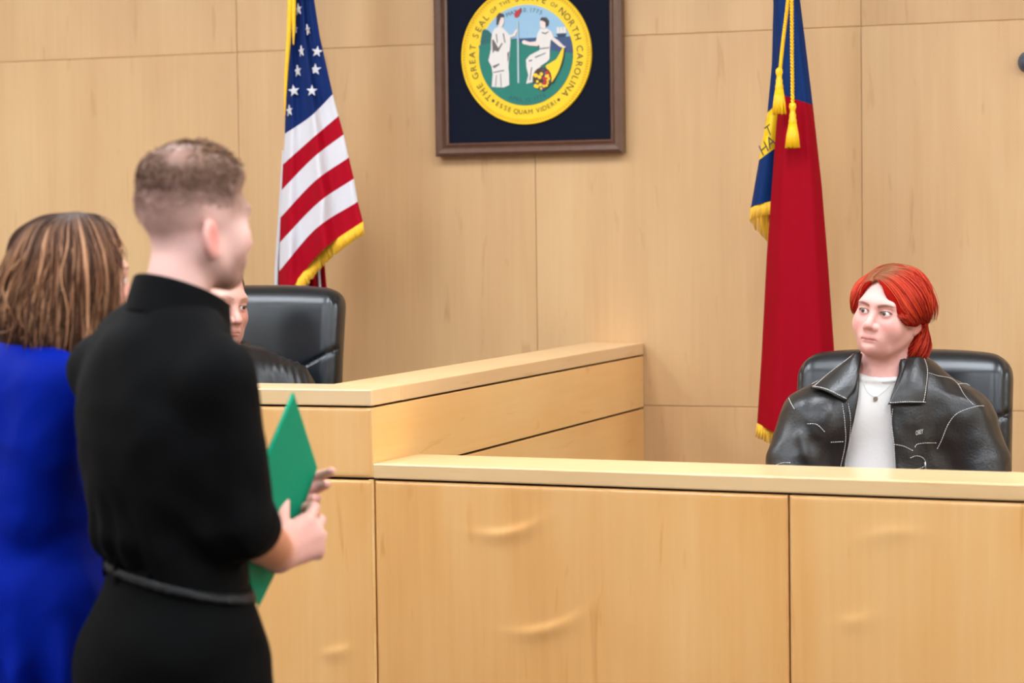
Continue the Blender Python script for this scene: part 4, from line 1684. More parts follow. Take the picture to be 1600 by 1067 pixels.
def collar(inner, outer, off0, off1):
    """turned-down collar leaf between its neck edge and its outer edge (pixels)"""
    nu, nv = 26, 16
    A = smooth_path(inner, nu)
    B = smooth_path(outer, nu)
    px = np.array([A * (1 - v) + B * v for v in np.linspace(0, 1, nv)]).reshape(-1, 2)
    H_ = fw.hit(f_jack_outer, px, DW - 0.5, DW + 0.4, 0.0)
    gr_ = grad(f_jack_outer, H_)
    gr_ /= np.linalg.norm(gr_, axis=1)[:, None]
    v = np.repeat(np.linspace(0, 1, nv), nu)
    off = off0 + (off1 - off0) * v + 0.007 * np.sin(v * math.pi)
    T0 = (H_ + gr_ * off[:, None]).reshape(nv, nu, 3)
    # relax so that the leaf is a smooth sheet
    for _ in range(10):
        K = T0.copy()
        K[1:-1, 1:-1] = 0.25 * (T0[:-2, 1:-1] + T0[2:, 1:-1] + T0[1:-1, :-2] + T0[1:-1, 2:])
        K[0, 1:-1] = 0.5 * (T0[0, :-2] + T0[0, 2:]) * 0.5 + T0[0, 1:-1] * 0.5
        K[-1, 1:-1] = T0[-1, 1:-1] * 0.6 + 0.2 * (T0[-1, :-2] + T0[-1, 2:])
        T0 = K
    T0 = T0.reshape(-1, 3)
    Bk = T0 - gr_ * 0.005
    n = nu * nv
    idx = np.arange(n).reshape(nv, nu)
    Fc = []
    for i in range(nv - 1):
        for j in range(nu - 1):
            a, b, c, d = idx[i, j], idx[i, j + 1], idx[i + 1, j + 1], idx[i + 1, j]
            Fc.append((a, b, c, d))
            Fc.append((n + d, n + c, n + b, n + a))
    rim = list(idx[0, :]) + list(idx[1:, -1]) + list(idx[-1, -2::-1]) + list(idx[-2:0:-1, 0])
    for k in range(len(rim)):
        a, b = rim[k], rim[(k + 1) % len(rim)]
        Fc.append((b, a, n + a, n + b))
    o = link_mesh('collar', np.vstack([T0, Bk]), [tuple(int(i) for i in f) for f in Fc], 'leather_collar', wt, smooth=True)
    bm = bmesh.new()
    bm.from_mesh(o.data)
    bmesh.ops.recalc_face_normals(bm, faces=bm.faces[:])
    bm.to_mesh(o.data)
    bm.free()
    return o, T0.reshape(nv, nu, 3)


cl1, T1 = collar([(1349, 556), (1345, 575), (1341, 592), (1336, 610), (1321, 628)], [(1334, 562), (1312, 578), (1290, 594), (1276, 604), (1267, 611)], 0.010, 0.012)
cl2, T2 = collar([(1416, 562), (1410, 580), (1404, 598), (1396, 616), (1386, 632)], [(1442, 566), (1448, 580), (1447.5, 600), (1446, 616), (1443, 632)], 0.010, 0.012)


def stitches(name, P, parent, step=0.0056, ln=0.0040, r=0.0009, double=0.0):
    """row of short white threads along a 3-D path"""
    P = np.array(P, float)
    seg = np.linalg.norm(np.diff(P, axis=0), axis=1)
    s = np.concatenate([[0], np.cumsum(seg)])
    g = Geo()
    t = 0.002
    while t + ln < s[-1]:
        a = np.array([np.interp(t, s, P[:, k]) for k in range(3)])
        b = np.array([np.interp(t + ln, s, P[:, k]) for k in range(3)])
        m_ = (a + b) / 2 + np.array((0, -0.0004, 0))
        g.tube([a, m_, b], [r * 0.7, r, r * 0.7], 5)
        t += step
    if g.n:
        return g.build(name, 'thread_white', parent)


def stitch_px(pts, n=60, off=0.0012, **kw):
    px = smooth_path(pts, n)
    P = fw.hit(f_jack, px, DW - 0.5, DW + 0.4, off)
    stitches('stitching', P, wt, **kw)


for T_ in (T1, T2):
    e1 = T_[-2, :]                      # along the outer edge, then along the lower end
    gr_ = np.array((0, -0.0022, 0.0006))
    stitches('stitching', e1 + gr_, wt, r=0.0011)
    stitches('stitching', T_[:, -2] + gr_, wt, r=0.0011)
for pts in ([(1316, 629), (1320, 660), (1321, 692), (1313, 731)], [(1325, 629), (1329, 655), (1327, 690), (1320, 731)], [(1395, 637), (1393, 660), (1397, 695), (1399, 733)], [(1260, 662), (1276, 663), (1289, 675)], [(1297, 691), (1318, 690)],
            [(1396, 694), (1412, 697), (1428, 705)], [(1429, 700), (1433, 694), (1448, 692), (1465, 692)], [(1538, 634), (1525, 635), (1497, 645), (1482, 662), (1471, 688), (1464, 702)],
            [(1450, 582), (1466, 587), (1486, 591), (1497, 600), (1507, 617), (1522, 634)], [(1497, 600), (1506, 599), (1517, 601)], [(1312, 577), (1298, 575), (1282, 581), (1262, 592)], [(1232, 621), (1236, 630), (1242, 640)],
            [(1421, 716), (1432, 712), (1443, 716), (1446, 725), (1440, 731), (1422, 735)], [(1212, 727), (1222, 723), (1238, 723)]):
    stitch_px(pts)
# chest lettering and zip pull
TV, TF = text_mesh('t', 'OBEY', 0.0105)
px = [(1436.5 + v[0] * 500 * 0.9 , 675.5 - v[1] * 1000 * 0.95 - v[0] * 500 * 0.25) for v in TV]
P = fw.hit(f_jack, px, DW - 0.5, DW + 0.4, 0.0012)
link_mesh('chest_lettering', P, TF, 'thread_white', wt)
P = fw.hit(f_jack, [(1445, 722), (1446, 728), (1446, 734)], DW - 0.5, DW + 0.4, 0.003)
tube('zip_pull', P, [0.0028, 0.0020, 0.0026], 'silver', wt, sides=8)
# necklace
ch = fw.hit(f_tee, smooth_path([(1349, 600), (1357, 614), (1368, 620), (1381, 612), (1395, 598)], 30), DW - 0.5, DW + 0.4, 0.0012)
nkl = tube('necklace', ch, 0.0004, 'silver', wt, sides=5)
P = fw.hit(f_tee, [(1368, 623)], DW - 0.5, DW + 0.4, 0.003)[0]
bm = bmesh.new()
bmesh.ops.create_cone(bm, cap_ends=True, segments=20, radius1=0.0055, radius2=0.0055, depth=0.002, matrix=Matrix.Translation(Vector([float(c) for c in P])) @ Matrix.Rotation(math.pi / 2, 4, 'X'))
bm_obj('pendant', bm, 'silver', nkl)

# trousers and shoes (below the counter)
def f_legs(P):
    d = ell(P, (chest[0], chest[1] + 0.03, hipz + 0.02), (0.185, 0.15, 0.10))
    for q_ in (-1, 1):
        k_ = (chest[0] + q_ * 0.12, chest[1] - 0.40, 0.50)
        d = smin(d, chain(P, [(chest[0] + q_ * 0.09, chest[1], hipz), k_, (k_[0], k_[1] + 0.06, 0.09)], [0.088, 0.066, 0.052]), 0.03)
    return d


sdf_obj('trousers', f_legs, axis(-0.26, 0.24, 0.012), axis(-0.55, 0.28, 0.012), axis(0.02, 0.68, 0.012), 'dark_jeans', wt, stride=3)
for q_ in (-1, 1):
    c = (chest[0] + q_ * 0.12, chest[1] - 0.40, 0.0)
    sdf_obj('shoe', lambda P: smax(smin(ell(P, (c[0], c[1] + 0.05, 0.05), (0.045, 0.07, 0.055)), ell(P, (c[0], c[1] - 0.06, 0.03), (0.045, 0.11, 0.04)), 0.04), -P[:, 2] + 0.002, 0.006),
            axis(c[0] - 0.06, c[0] + 0.06, 0.009), axis(c[1] - 0.19, c[1] + 0.14, 0.009), axis(-0.01, 0.12, 0.008), 'shoe_black', wt, stride=2)

# hair: a solid mass under many strands
def f_hair(P):
    q, s = to_head(P, MHW)
    M_ = np.stack([np.abs(q[:, 0]), q[:, 1], q[:, 2]], 1)
    d = ell(q, (0.002, 0.016, 0.036), (0.0895, 0.111, 0.0935))
    # sides over the temples and ears
    d = smin(d, ell(q, (0.070, -0.006, 0.006), (0.028, 0.062, 0.055)), 0.03)
    d = smin(d, ell(q, (-0.066, -0.030, 0.022), (0.022, 0.040, 0.046)), 0.03)
    # fall to the nape
    d = smin(d, ell(q, (0.040, 0.060, -0.080), (0.050, 0.042, 0.070)), 0.03)
    d = smin(d, ell(q, (-0.02, 0.072, -0.06), (0.050, 0.036, 0.055)), 0.03)
    # clear the face: curtain parting
    xx, yy, z_ = q[:, 0], q[:, 1], q[:, 2]
    part = -0.012
    hl_r = np.interp(xx, [part, 0.010, 0.030, 0.050, 0.066, 0.075, 0.09], [0.082, 0.066, 0.036, 0.006, -0.016, -0.024, -0.026])
    hl_l = np.interp(-xx, [-part, 0.030, 0.046, 0.058, 0.064, 0.072, 0.09], [0.082, 0.070, 0.050, 0.018, -0.010, -0.024, -0.024])
    hl = np.where(xx > part, hl_r, hl_l)
    face = np.maximum((z_ - hl) * 0.6, yy - np.where(z_ < -0.02, 0.004, -0.004 + 0.0 * xx))
    d = smax(d, -face, 0.008)
    ear = ell(q, (0.084, 0.004, -0.034), (0.028, 0.018, 0.026))
    d = smax(d, -ear, 0.006)
    return d * s


mass = sdf_obj('hair', f_hair, axis(hx - 0.14, hx + 0.14, 0.0032), axis(hy - 0.14, hy + 0.16, 0.0032), axis(hz - 0.16, hz + 0.15, 0.0032), 'hair_mass', wt)
V = np.array([v.co[:] for v in mass.data.vertices], np.float32)
q, s_ = to_head(V, MHW)
crown = np.exp(-(((q[:, 0] + 0.01) / 0.030) ** 2 + ((q[:, 2] - 0.118) / 0.020) ** 2))
red = np.array(lin(150, 22, 12))
brn = np.array(lin(120, 74, 44))
set_col(mass, red * (1 - crown[:, None]) + brn * crown[:, None])

RED0, RED1, RED2 = np.array(lin(190, 38, 18)), np.array(lin(232, 92, 48)), np.array(lin(128, 12, 12))
ROOT = np.array(lin(138, 88, 56))


def red_col(s, w, u):
    base = RED0 * (1 - u) + RED1 * u if u < 0.72 else RED0 * 0.4 + RED2 * 0.6
    k = (1 - smoothstep(0.02, 0.30, s))[:, None]
    dark = smoothstep(0.7, 1.0, s)[:, None] * 0.35
    c = base * (1 - k) + ROOT * k
    return c * (1 - dark) + RED2 * dark


def tail_col(s, w, u):
    base = RED0 * (1 - u) + RED1 * u * 0.8 if u < 0.6 else RED2
    return np.tile(base, (len(s), 1))


def guide(pts, dd=0.0):
    return fw.hit(f_hair, smooth_path(pts, 14), DW - 0.45, DW + 0.3, 0.0)


GR = [[(1361, 438), (1366, 449), (1374, 463), (1386, 479), (1401, 494), (1420, 508)],
      [(1363, 437), (1370, 447), (1379, 462), (1391, 479), (1406, 494), (1423, 509)],
      [(1367, 432), (1385, 441), (1401, 460), (1414, 480), (1426, 497), (1435, 509)],
      [(1375, 426), (1400, 434), (1420, 453), (1433, 475), (1441, 495), (1444, 509)],
      [(1385, 420), (1412, 427), (1435, 446), (1448, 470), (1453, 492), (1451, 508)],
      [(1396, 415), (1422, 421), (1444, 438), (1457, 462), (1461, 485), (1457, 503)]]
GL = [[(1363, 437), (1353, 442), (1346, 452), (1341, 466), (1336, 482), (1332, 498)],
      [(1365, 432), (1350, 437), (1341, 447), (1335, 462), (1331, 478), (1330, 496)],
      [(1373, 425), (1352, 430), (1339, 441), (1330, 455), (1325, 470), (1327, 491)],
      [(1385, 418), (1362, 422), (1344, 433), (1331, 447), (1324, 463), (1324, 482)]]
GT = [[(1438, 510), (1436, 522), (1429, 538), (1420, 552), (1413, 563)],
      [(1446, 506), (1446, 525), (1440, 542), (1432, 556), (1424, 565)],
      [(1454, 503), (1452, 522), (1452, 538), (1449, 552), (1440, 565)],
      [(1459, 498), (1455, 516), (1459, 534), (1464, 546), (1459, 560)]]
g, cols = Geo(), []
for GS, n in ((GR, 95), (GL, 60)):
    gg = [guide(p) for p in GS]
    for a, b in zip(gg[:-1], gg[1:]):
        sheet(g, cols, a, b, n, f_hair, 0.0022, 0.0022, 0.0010, red_col, npt=18)
# over the back of the crown (head coordinates)
def hp(x, y, z):
    return MHW[:3, :3] @ np.array((x, y, z)) + MHW[:3, 3]


for sgn in (1, -1):
    bk = []
    for a in np.linspace(10, 170, 7):
        r_ = math.radians(a)
        bk.append([hp(sgn * 0.01 - 0.006, 0.02 + 0.03 * math.cos(math.pi - r_) , 0.128), hp(sgn * 0.055, 0.02 + 0.075 * -math.cos(r_), 0.095), hp(sgn * 0.088, 0.02 + 0.10 * -math.cos(r_) * 0.9, 0.035), hp(sgn * 0.085, 0.03 - 0.09 * math.cos(r_) * 0.9 + 0.01, -0.02)])
    for a, b in zip(bk[2:-1], bk[3:]):
        sheet(g, cols, a, b, 40, f_hair, 0.002, 0.002, 0.0013, red_col, npt=14)
gg = [guide(p) for p in GT]
for a, b in zip(gg[:-1], gg[1:]):
    sheet(g, cols, a, b, 55, f_hair, 0.003, 0.004, 0.0012, tail_col, npt=16, wob=0.004)
# a few flyaways and the wisp at the chin
finish_hair(g, cols, wt, 'hair_strands')

# ------------------------------------------------------------------ the standing man with the folder
mat('black_shirt', (5, 5, 6), 0.75, spec=0.09, noise=0.15, nscale=30, bump=0.1, bscale=90)
mat('black_trousers', (3, 3, 3), 0.8, spec=0.07, noise=0.15, nscale=40, bump=0.1, bscale=120)
mat('belt_leather', (13, 12, 12), 0.5, spec=0.25, noise=0.2, nscale=60)
mat('folder_green', (0, 140, 104), 0.6, spec=0.12, noise=0.06, nscale=14)
mat('folder_inside', (84, 156, 100), 0.6, spec=0.12, noise=0.05, nscale=14)
mat('paper', (236, 234, 226), 0.8)

DM = 4.0
base = at(265, 800, DM)
fmn = Frame((base[0], base[1], 0.0))
mn = empty('person', fmn.o, CAMYAW)
tag(mn, 'standing man seen from behind in a black shirt and trousers holding a green folder', 'person')


def Lm(px, py, dd=0.0):
    return fmn.loc(px, py, DM + dd)


AM = math.radians(47)
fwd = np.array((math.sin(AM), math.cos(AM), 0.0))
rgt = np.array((math.cos(AM), -math.sin(AM), 0.0))
RBm = np.stack([rgt, fwd, (0, 0, 1.0)], 1)
S0 = Lm(248, 578)
shR, shL = S0 + 0.172 * rgt, S0 - 0.168 * rgt
elR = Lm(370, 812, -0.10)
wrR = Lm(432, 862, 0.14)
elL = shL + np.array((0.10, 0.16, -0.27))
wrL = Lm(402, 792, 0.36)
nb = Lm(276, 478)
ch1, wa, hp_ = Lm(252, 660), Lm(272, 830), Lm(276, 1035)
hcM = Lm(304, 344)
RHM = rotm(rz=180 - 50) @ rotm(rx=4)
HSM = 0.95
MHM = frame_m(RHM, hcM, HSM)


CROP = np.array(lin(84, 56, 28))


def crop_k(z, n):
    return 0.14 + 0.58 * smoothstep(-0.030, 0.050, z) + 0.14 * smoothstep(0.05, 0.10, z) + 0.06 * n


def stubble(P, c):
    """clipped hair on the scalp and a short beard, as pigment"""
    x, y, z = P[:, 0], P[:, 1], P[:, 2]
    low = -0.058 + 0.05 * smoothstep(0.02, -0.05, y)
    up = smoothstep(low - 0.012, low + 0.03, z) * smoothstep(-0.088, -0.070, y + 0.18 * np.clip(0.075 - z, 0, 1))
    up = up * (1 - smoothstep(0.070, 0.078, np.abs(x)) * (z < 0.025))
    k = np.clip(crop_k(z, vnoise(P, 90, 3)) * up, 0, 0.95)[:, None]
    c = c * (1 - k) + CROP * k
    be = smoothstep(-0.050, -0.085, z) * smoothstep(-0.015, -0.055, y) * smoothstep(-0.135, -0.12, z)
    k = (0.65 * be)[:, None]
    return c * (1 - k) + np.array(lin(104, 66, 48)) * k


OM = {'ear_dz': -0.021, 'jaw': 1.05, 'full': 1.0, 'neck': 1.06, 'skin': (228, 182, 170), 'paint': (stubble,), 'brow_c': (100, 72, 50), 'ear_c': (226, 110, 98), 'brow': 1.2}
HR = hand_parts(wrR, np.stack([(-0.25, -0.10, 0.96), (0.66, 0.72, 0.22), (0.72, -0.68, 0.10)], 1), curl=(0.85, 0.9, 0.95, 1.0), thumb=0.5, size=1.12)
HL = hand_parts(wrL, np.stack([(0.22, 0.05, 0.97), (0.93, -0.25, 0.22), (0.25, 0.95, -0.1)], 1), curl=(0.38, 0.52, 0.62, 0.66), thumb=0.1, spread=0.5, size=1.0)


def torso_m(P, g=0.0):
    d = ell(P, ch1, (0.178 + g, 0.118 + g, 0.21 + g), RBm)
    d = smin(d, ell(P, wa, (0.119 + g, 0.100 + g, 0.20 + g), RBm), 0.10)
    d = smin(d, ell(P, hp_, (0.165 + g, 0.130 + g, 0.15 + g), RBm), 0.06)
    d = smin(d, chain(P, [shL + (0.01, 0, -0.012), (shL + nb) / 2 + (0, 0, -0.012), nb + (0, 0, -0.045), (shR + nb) / 2 + (0, 0, -0.012), shR + (-0.01, 0, -0.012)], [0.050 + g, 0.052 + g, 0.060 + g, 0.052 + g, 0.050 + g]), 0.04)
    return d


def f_man(P):
    d = head_world(P, MHM, OM)
    d = smin(d, torso_m(P, -0.016), 0.03)
    for s_, e_, w_ in ((shR, elR, wrR), (shL, elL, wrL)):
        d = smin(d, chain(P, [s_, e_, e_ + (w_ - e_) * 0.35, w_], [0.050, 0.045, 0.047, 0.034]), 0.02)
    c_ = ((wrR + wrL) / 2).astype(np.float32)
    m_ = ((P - c_) ** 2).sum(1) < 0.25 ** 2
    if m_.any():
        q = P[m_]
        d[m_] = smin(d[m_], np.minimum(hand_sdf(q, HR), hand_sdf(q, HL)), 0.012)
    return d


def col_man(V):
    q, s = to_head(V, MHM)
    c = head_col(q, OM)
    far = (np.sqrt((q ** 2).sum(1)) > 0.30)[:, None]
    arm = np.array(lin(196, 130, 98))
    hnd = np.array(lin(222, 166, 152))
    t = smoothstep(0.02, -0.06, (V - wrR) @ ((wrR - elR) / np.linalg.norm(wrR - elR)))[:, None]
    t = np.where((((V - wrL) ** 2).sum(1) < 0.2 ** 2) & (V[:, 1] > wrR[1] + 0.06), 0.0, t[:, 0])[:, None]
    return np.where(far, arm * t + hnd * (1 - t), c)


sdf_obj('body', f_man, axis(-0.25, 0.30, 0.0042), axis(-0.24, 0.50, 0.0042), axis(0.86, 1.84, 0.0042), 'skin', mn, col=col_man)
eyes(mn, MHM, RHM @ np.array((0, -1.0, 0)), (90, 100, 110), HSM)

ZB = Lm(240, 878)[2]                               # belt line


def zbelt(P):
    return ZB - 0.22 * np.clip(P[:, 0] - XB, -0.15, 0.2)


XB = Lm(215, 878)[0]


def folds_m(P):
    q = P @ RBm.astype(np.float32)
    d = 0.004 * vnoise(q * np.array((1, 1, 0.7), np.float32), 15, 4) + 0.0025 * vnoise(q, 34, 9)
    # gathers above the belt
    w = np.exp(-((P[:, 2] - ZB - 0.05) / 0.05) ** 2)
    return d + w * 0.004 * np.sin(q[:, 0] * 120 + 3 * vnoise(P, 12, 3))


def f_shirt(P):
    d = torso_m(P, 0.006)
    # blousing over the belt
    sx = smoothstep(0.02, 0.08, P[:, 0] - XB)
    d = d - (0.010 + 0.004 * sx) * np.exp(-((P[:, 2] - ZB - 0.04 + 0.05 * sx) / (0.03 + 0.03 * sx)) ** 2)
    for s_, e_, w_, r_ in ((shR, elR, wrR, 1), (shL, elL, wrL, -1)):
        m_ = (s_ + e_) / 2
        end = e_ + (w_ - e_) * 0.13
        a = chain(P, [s_ + (0, 0, -0.005), m_, e_, end], [0.062, 0.066, 0.064, 0.058])
        n = (w_ - e_) / np.linalg.norm(w_ - e_)
        t = (P - end.astype(np.float32)) @ n.astype(np.float32)
        cuff = np.maximum(cap(P, end - n * 0.035, end, 0.064, 0.062), np.abs(t + 0.014) - 0.018) - 0.003
        near = np.sqrt(((P - end) ** 2).sum(1)) < 0.10
        a = np.where(near, np.minimum(smax(a, t, 0.004), cuff), a)
        d = smin(d, a, 0.022)
    d = d + folds_m(P)
    d = smax(d, zbelt(P) - 0.050 * smoothstep(0.02, 0.07, P[:, 0] - XB) - P[:, 2], 0.006)
    # back pleats / yoke seam
    return d


def f_shirt2(P):
    d = f_shirt(P)
    hole = cap(P, nb + (0.01, 0.01, -0.06), nb + (0.03, 0.03, 0.10), 0.040, 0.060)
    d = smax(d, -hole, 0.006)
    for w_, e_ in ((wrR, elR), (wrL, elL)):
        d = smax(d, -cap(P, e_ + (w_ - e_) * 0.06, e_ + (w_ - e_) * 0.6, 0.047, 0.05), 0.003)
    return d


sdf_obj('shirt', f_shirt2, axis(-0.30, 0.26, 0.005), axis(-0.25, 0.42, 0.005), axis(ZB - 0.14, nb[2] + 0.06, 0.005), 'black_shirt', mn)
# collar
cA = nb + np.array((-0.004, -0.004, -0.028))
cB = nb + np.array((0.012, 0.012, 0.075))


def f_collar(P):
    o_ = cap(P, cA + (0, 0, -0.03), cB, 0.094, 0.070)
    d = np.abs(o_) - 0.0045
    q = (P - nb.astype(np.float32)) @ fwd.astype(np.float32)
    top = (P[:, 2] - (nb[2] + 0.030)) + 0.42 * q
    bot = (nb[2] - 0.062) - P[:, 2] - 0.62 * q
    d = smax(d, smax(top, bot, 0.004), 0.004)
    gap = cap(P, nb + fwd * 0.06 + (0, 0, -0.1), nb + fwd * 0.10 + (0, 0, 0.1), 0.016)
    return smax(d, -gap, 0.003)


sdf_obj('collar', f_collar, axis(nb[0] - 0.12, nb[0] + 0.13, 0.0035), axis(nb[1] - 0.12, nb[1] + 0.13, 0.0035), axis(nb[2] - 0.12, nb[2] + 0.13, 0.0035), 'black_shirt', mn)

hipR, hipL = hp_ + 0.088 * rgt, hp_ - 0.088 * rgt
ftR, ftL = np.array((hipR[0] + 0.05, hipR[1] + 0.0, 0.09)), np.array((hipL[0] - 0.03, hipL[1] - 0.02, 0.09))


def f_trs(P):
    d = ell(P, hp_ + (0, 0, 0.0), (0.182, 0.146, 0.17), RBm)
    d = smin(d, ell(P, wa + (0, 0, -0.06), (0.123, 0.104, 0.13), RBm), 0.05)
    d = smin(d, ell(P, hp_ - fwd * 0.055 + (0, 0, -0.02), (0.15, 0.10, 0.11), RBm), 0.06)
    for h_, t_ in ((hipR, ftR), (hipL, ftL)):
        k_ = (h_ + t_) / 2 + fwd * 0.02
        d = smin(d, chain(P, [h_ + (0, 0, -0.06), k_, t_], [0.100, 0.075, 0.066]), 0.03)
    d = d + 0.004 * vnoise(P * np.array((1, 1, 1.6), np.float32), 18, 6)
    # pocket mouth
    pk = cap(P, hp_ + rgt * 0.15 + fwd * 0.10 + (0, 0, 0.10), hp_ + rgt * 0.18 - fwd * 0.02 + (0, 0, -0.03), 0.0)
    d = d + 0.006 * np.exp(-(pk / 0.006) ** 2)
    return np.maximum(np.maximum(d, P[:, 2] - (zbelt(P) + 0.005)), 0.045 - P[:, 2])


sdf_obj('trousers', f_trs, axis(-0.28, 0.30, 0.009), axis(-0.25, 0.30, 0.009), axis(0.03, ZB + 0.06, 0.009), 'black_trousers', mn)


def f_belt(P):
    d = ell(P, hp_ + (0, 0, 0.0), (0.182, 0.146, 0.17), RBm)
    d = smin(d, ell(P, wa + (0, 0, -0.06), (0.123, 0.104, 0.13), RBm), 0.05)
    q = P @ RBm.astype(np.float32)
    t = P[:, 2] - (zbelt(P) - 0.012)
    d = smax(np.abs(d - 0.004) - 0.003, np.abs(t) - 0.008, 0.003)
    return d


sdf_obj('belt', f_belt, axis(-0.22, 0.26, 0.005), axis(-0.22, 0.24, 0.005), axis(ZB - 0.10, ZB + 0.06, 0.0045), 'belt_leather', mn)
for k, a in enumerate((200, 235, 265, 300)):
    v = rgt * math.cos(math.radians(a)) * 0.128 + fwd * math.sin(math.radians(a)) * 0.108
    c = np.array((wa[0], wa[1], 0.0)) + v
    c[2] = zbelt(c[None])[0] - 0.014
    box_ = box_bm((-0.006, -0.006, -0.020), (0.006, 0.006, 0.020), 0.002)
    bm_obj('belt_loop', box_, 'black_trousers', mn, loc=c, rz=math.radians(a) - AM)
for t_ in (ftR, ftL):
    c = np.array((t_[0], t_[1], 0.0))
    sdf_obj('shoe', lambda P: smax(smin(ell(P, c + (0, 0, 0.055), (0.046, 0.07, 0.058), RBm), ell(P, c + fwd * 0.09 + (0, 0, 0.03), (0.046, 0.12, 0.042), RBm), 0.04), -P[:, 2] + 0.002, 0.006),
            axis(c[0] - 0.10, c[0] + 0.20, 0.010), axis(c[1] - 0.10, c[1] + 0.20, 0.010), axis(-0.01, 0.13, 0.009), 'shoe_black', mn, stride=2)


# short hair: thicker on the crown
def f_mhair(P):
    q, s = to_head(P, MHM)
    x, y, z = q[:, 0], q[:, 1], q[:, 2]
    d = head_sdf(q, OM)
    th = -0.004 + 0.025 * smoothstep(0.025, 0.112, z) + 0.006 * smoothstep(-0.04, -0.085, y) * smoothstep(0.055, 0.085, z)
    th = th - 0.03 * smoothstep(-0.078, -0.100, y + 0.25 * np.clip(0.085 - z, 0, 1))
    n = 0.0008 * vnoise(q, 130, 2) + 0.0010 * vnoise(q * np.array((1, 0.4, 1), np.float32), 70, 5)
    d = np.maximum(d - th + n, 0.01 - z)
    return d * s


mh = sdf_obj('hair', f_mhair, axis(hcM[0] - 0.12, hcM[0] + 0.12, 0.004), axis(hcM[1] - 0.12, hcM[1] + 0.13, 0.004), axis(hcM[2] - 0.04, hcM[2] + 0.16, 0.004), 'skin', mn)
V = np.array([v.co[:] for v in mh.data.vertices], np.float32)
q, s_ = to_head(V, MHM)
k = np.clip(crop_k(q[:, 2], vnoise(q, 90, 3)), 0, 0.95)[:, None]
bald = np.exp(-(((q[:, 0] + 0.036) / 0.020) ** 2 + ((q[:, 1] - 0.055) / 0.026) ** 2 + ((q[:, 2] - 0.092) / 0.022) ** 2))[:, None]
k = k * (1 - 0.55 * bald)
set_col(mh, np.array(lin(228, 182, 170)) * (1 - k) + CROP * k)
# tufts
g, cols = Geo(), []
def brown_col(s, w, u):
    a, b = np.array(lin(74, 46, 26)), np.array(lin(122, 82, 48))
    return np.tile(a * (1 - u) + b * u, (len(s), 1))
for k in range(420):
    x, y = RNG.uniform(-0.055, 0.055), RNG.uniform(-0.075, 0.08)
    z = 0.030 + 0.104 * math.sqrt(max(0.0, 1 - (x / 0.086) ** 2 - ((y - 0.014) / 0.106) ** 2))
    if z < 0.095:
        continue
    if math.hypot((x + 0.036) / 0.020, (y - 0.055) / 0.026) < 1.2:
        continue
    p = np.array((x, y, z + 0.004))
    d_ = np.array((x * 3 + RNG.normal(0, 0.2), -0.9, 0.35 + RNG.normal(0, 0.15)))
    d_ /= np.linalg.norm(d_)
    P = np.array([p, p + d_ * 0.010 + (0, 0, 0.001), p + d_ * 0.020 + (0, 0, -0.001 - 0.004 * abs(x) / 0.05)])
    P = P @ MHM[:3, :3].T + MHM[:3, 3]
    V, Fc = tube_geo(P, [0.0018, 0.0016, 0.0006], 4)
    g.add(V, Fc)
    cols.append(np.repeat(brown_col(np.zeros(3), 0, RNG.uniform(0, 1)), 4, axis=0))
# clipped stubble thinning down the sides and back
def f_scalp(P):
    return np.minimum(head_world(P, MHM, OM), f_mhair(P))


n_ = 6500
az = RNG.uniform(0, 2 * math.pi, n_)
zz_ = 0.145 * RNG.uniform(0, 1, n_) ** 0.75 - 0.015
rr_ = np.sqrt(np.clip(1 - ((zz_ - 0.03) / 0.102) ** 2, 0.02, 1))
Q = np.stack([0.086 * rr_ * np.cos(az), 0.014 + 0.108 * rr_ * np.sin(az), zz_], 1)
Q = Q[(Q[:, 1] > -0.05 + 0.35 * np.clip(0.07 - Q[:, 2], 0, 1)) & ((np.abs(Q[:, 0]) < 0.066) | (Q[:, 2] > 0.022))]
keep = RNG.uniform(0, 1, len(Q)) < 0.25 + 0.75 * smoothstep(-0.01, 0.06, Q[:, 2])
keep &= np.hypot((Q[:, 0] + 0.036) / 0.020, (Q[:, 1] - 0.055) / 0.026) + np.abs(Q[:, 2] - 0.092) / 0.03 > 1.1
P0 = project(f_scalp, Q[keep] @ MHM[:3, :3].T + MHM[:3, 3], 1.0, 8)
N0 = grad(f_scalp, P0)
N0 /= np.linalg.norm(N0, axis=1)[:, None] + 1e-9
for p, n in zip(P0, N0):
    d_ = n * 0.5 + np.array((0, 0, -0.8)) + RNG.normal(0, 0.25, 3)
    d_ = d_ / np.linalg.norm(d_) * RNG.uniform(0.005, 0.009)
    V, Fc = tube_geo(np.array([p, p + d_ * 0.5 + n * 0.0008, p + d_]), [0.0007, 0.0007, 0.0003], 3)
    g.add(V, Fc)
    hz_ = (p[2] - hcM[2]) / HSM
    kk = float(np.clip(0.35 + 0.55 * smoothstep(-0.01, 0.085, hz_) + RNG.normal(0, 0.08), 0.1, 1.0))
    cols.append(np.tile(np.array(lin(228, 182, 170)) * (1 - kk) + CROP * 1.25 * kk, (9, 1)))
finish_hair(g, cols, mn, 'hair_tufts')

# green folder in his hands
def corner(px, py, dd):
    return fmn.loc(px, py, DM + dd)


T_, L_, R_, B_ = corner(458, 615, 0.150), corner(366, 833, 0.010), corner(492, 730, 0.315), corner(400, 948, 0.175)
fc = (T_ + L_ + R_ + B_) / 4
fo_o = fmn.o + RC @ fc
fo = empty('folder', fo_o, CAMYAW)
tag(fo, 'green paper folder held by the man in the black shirt', 'folder')


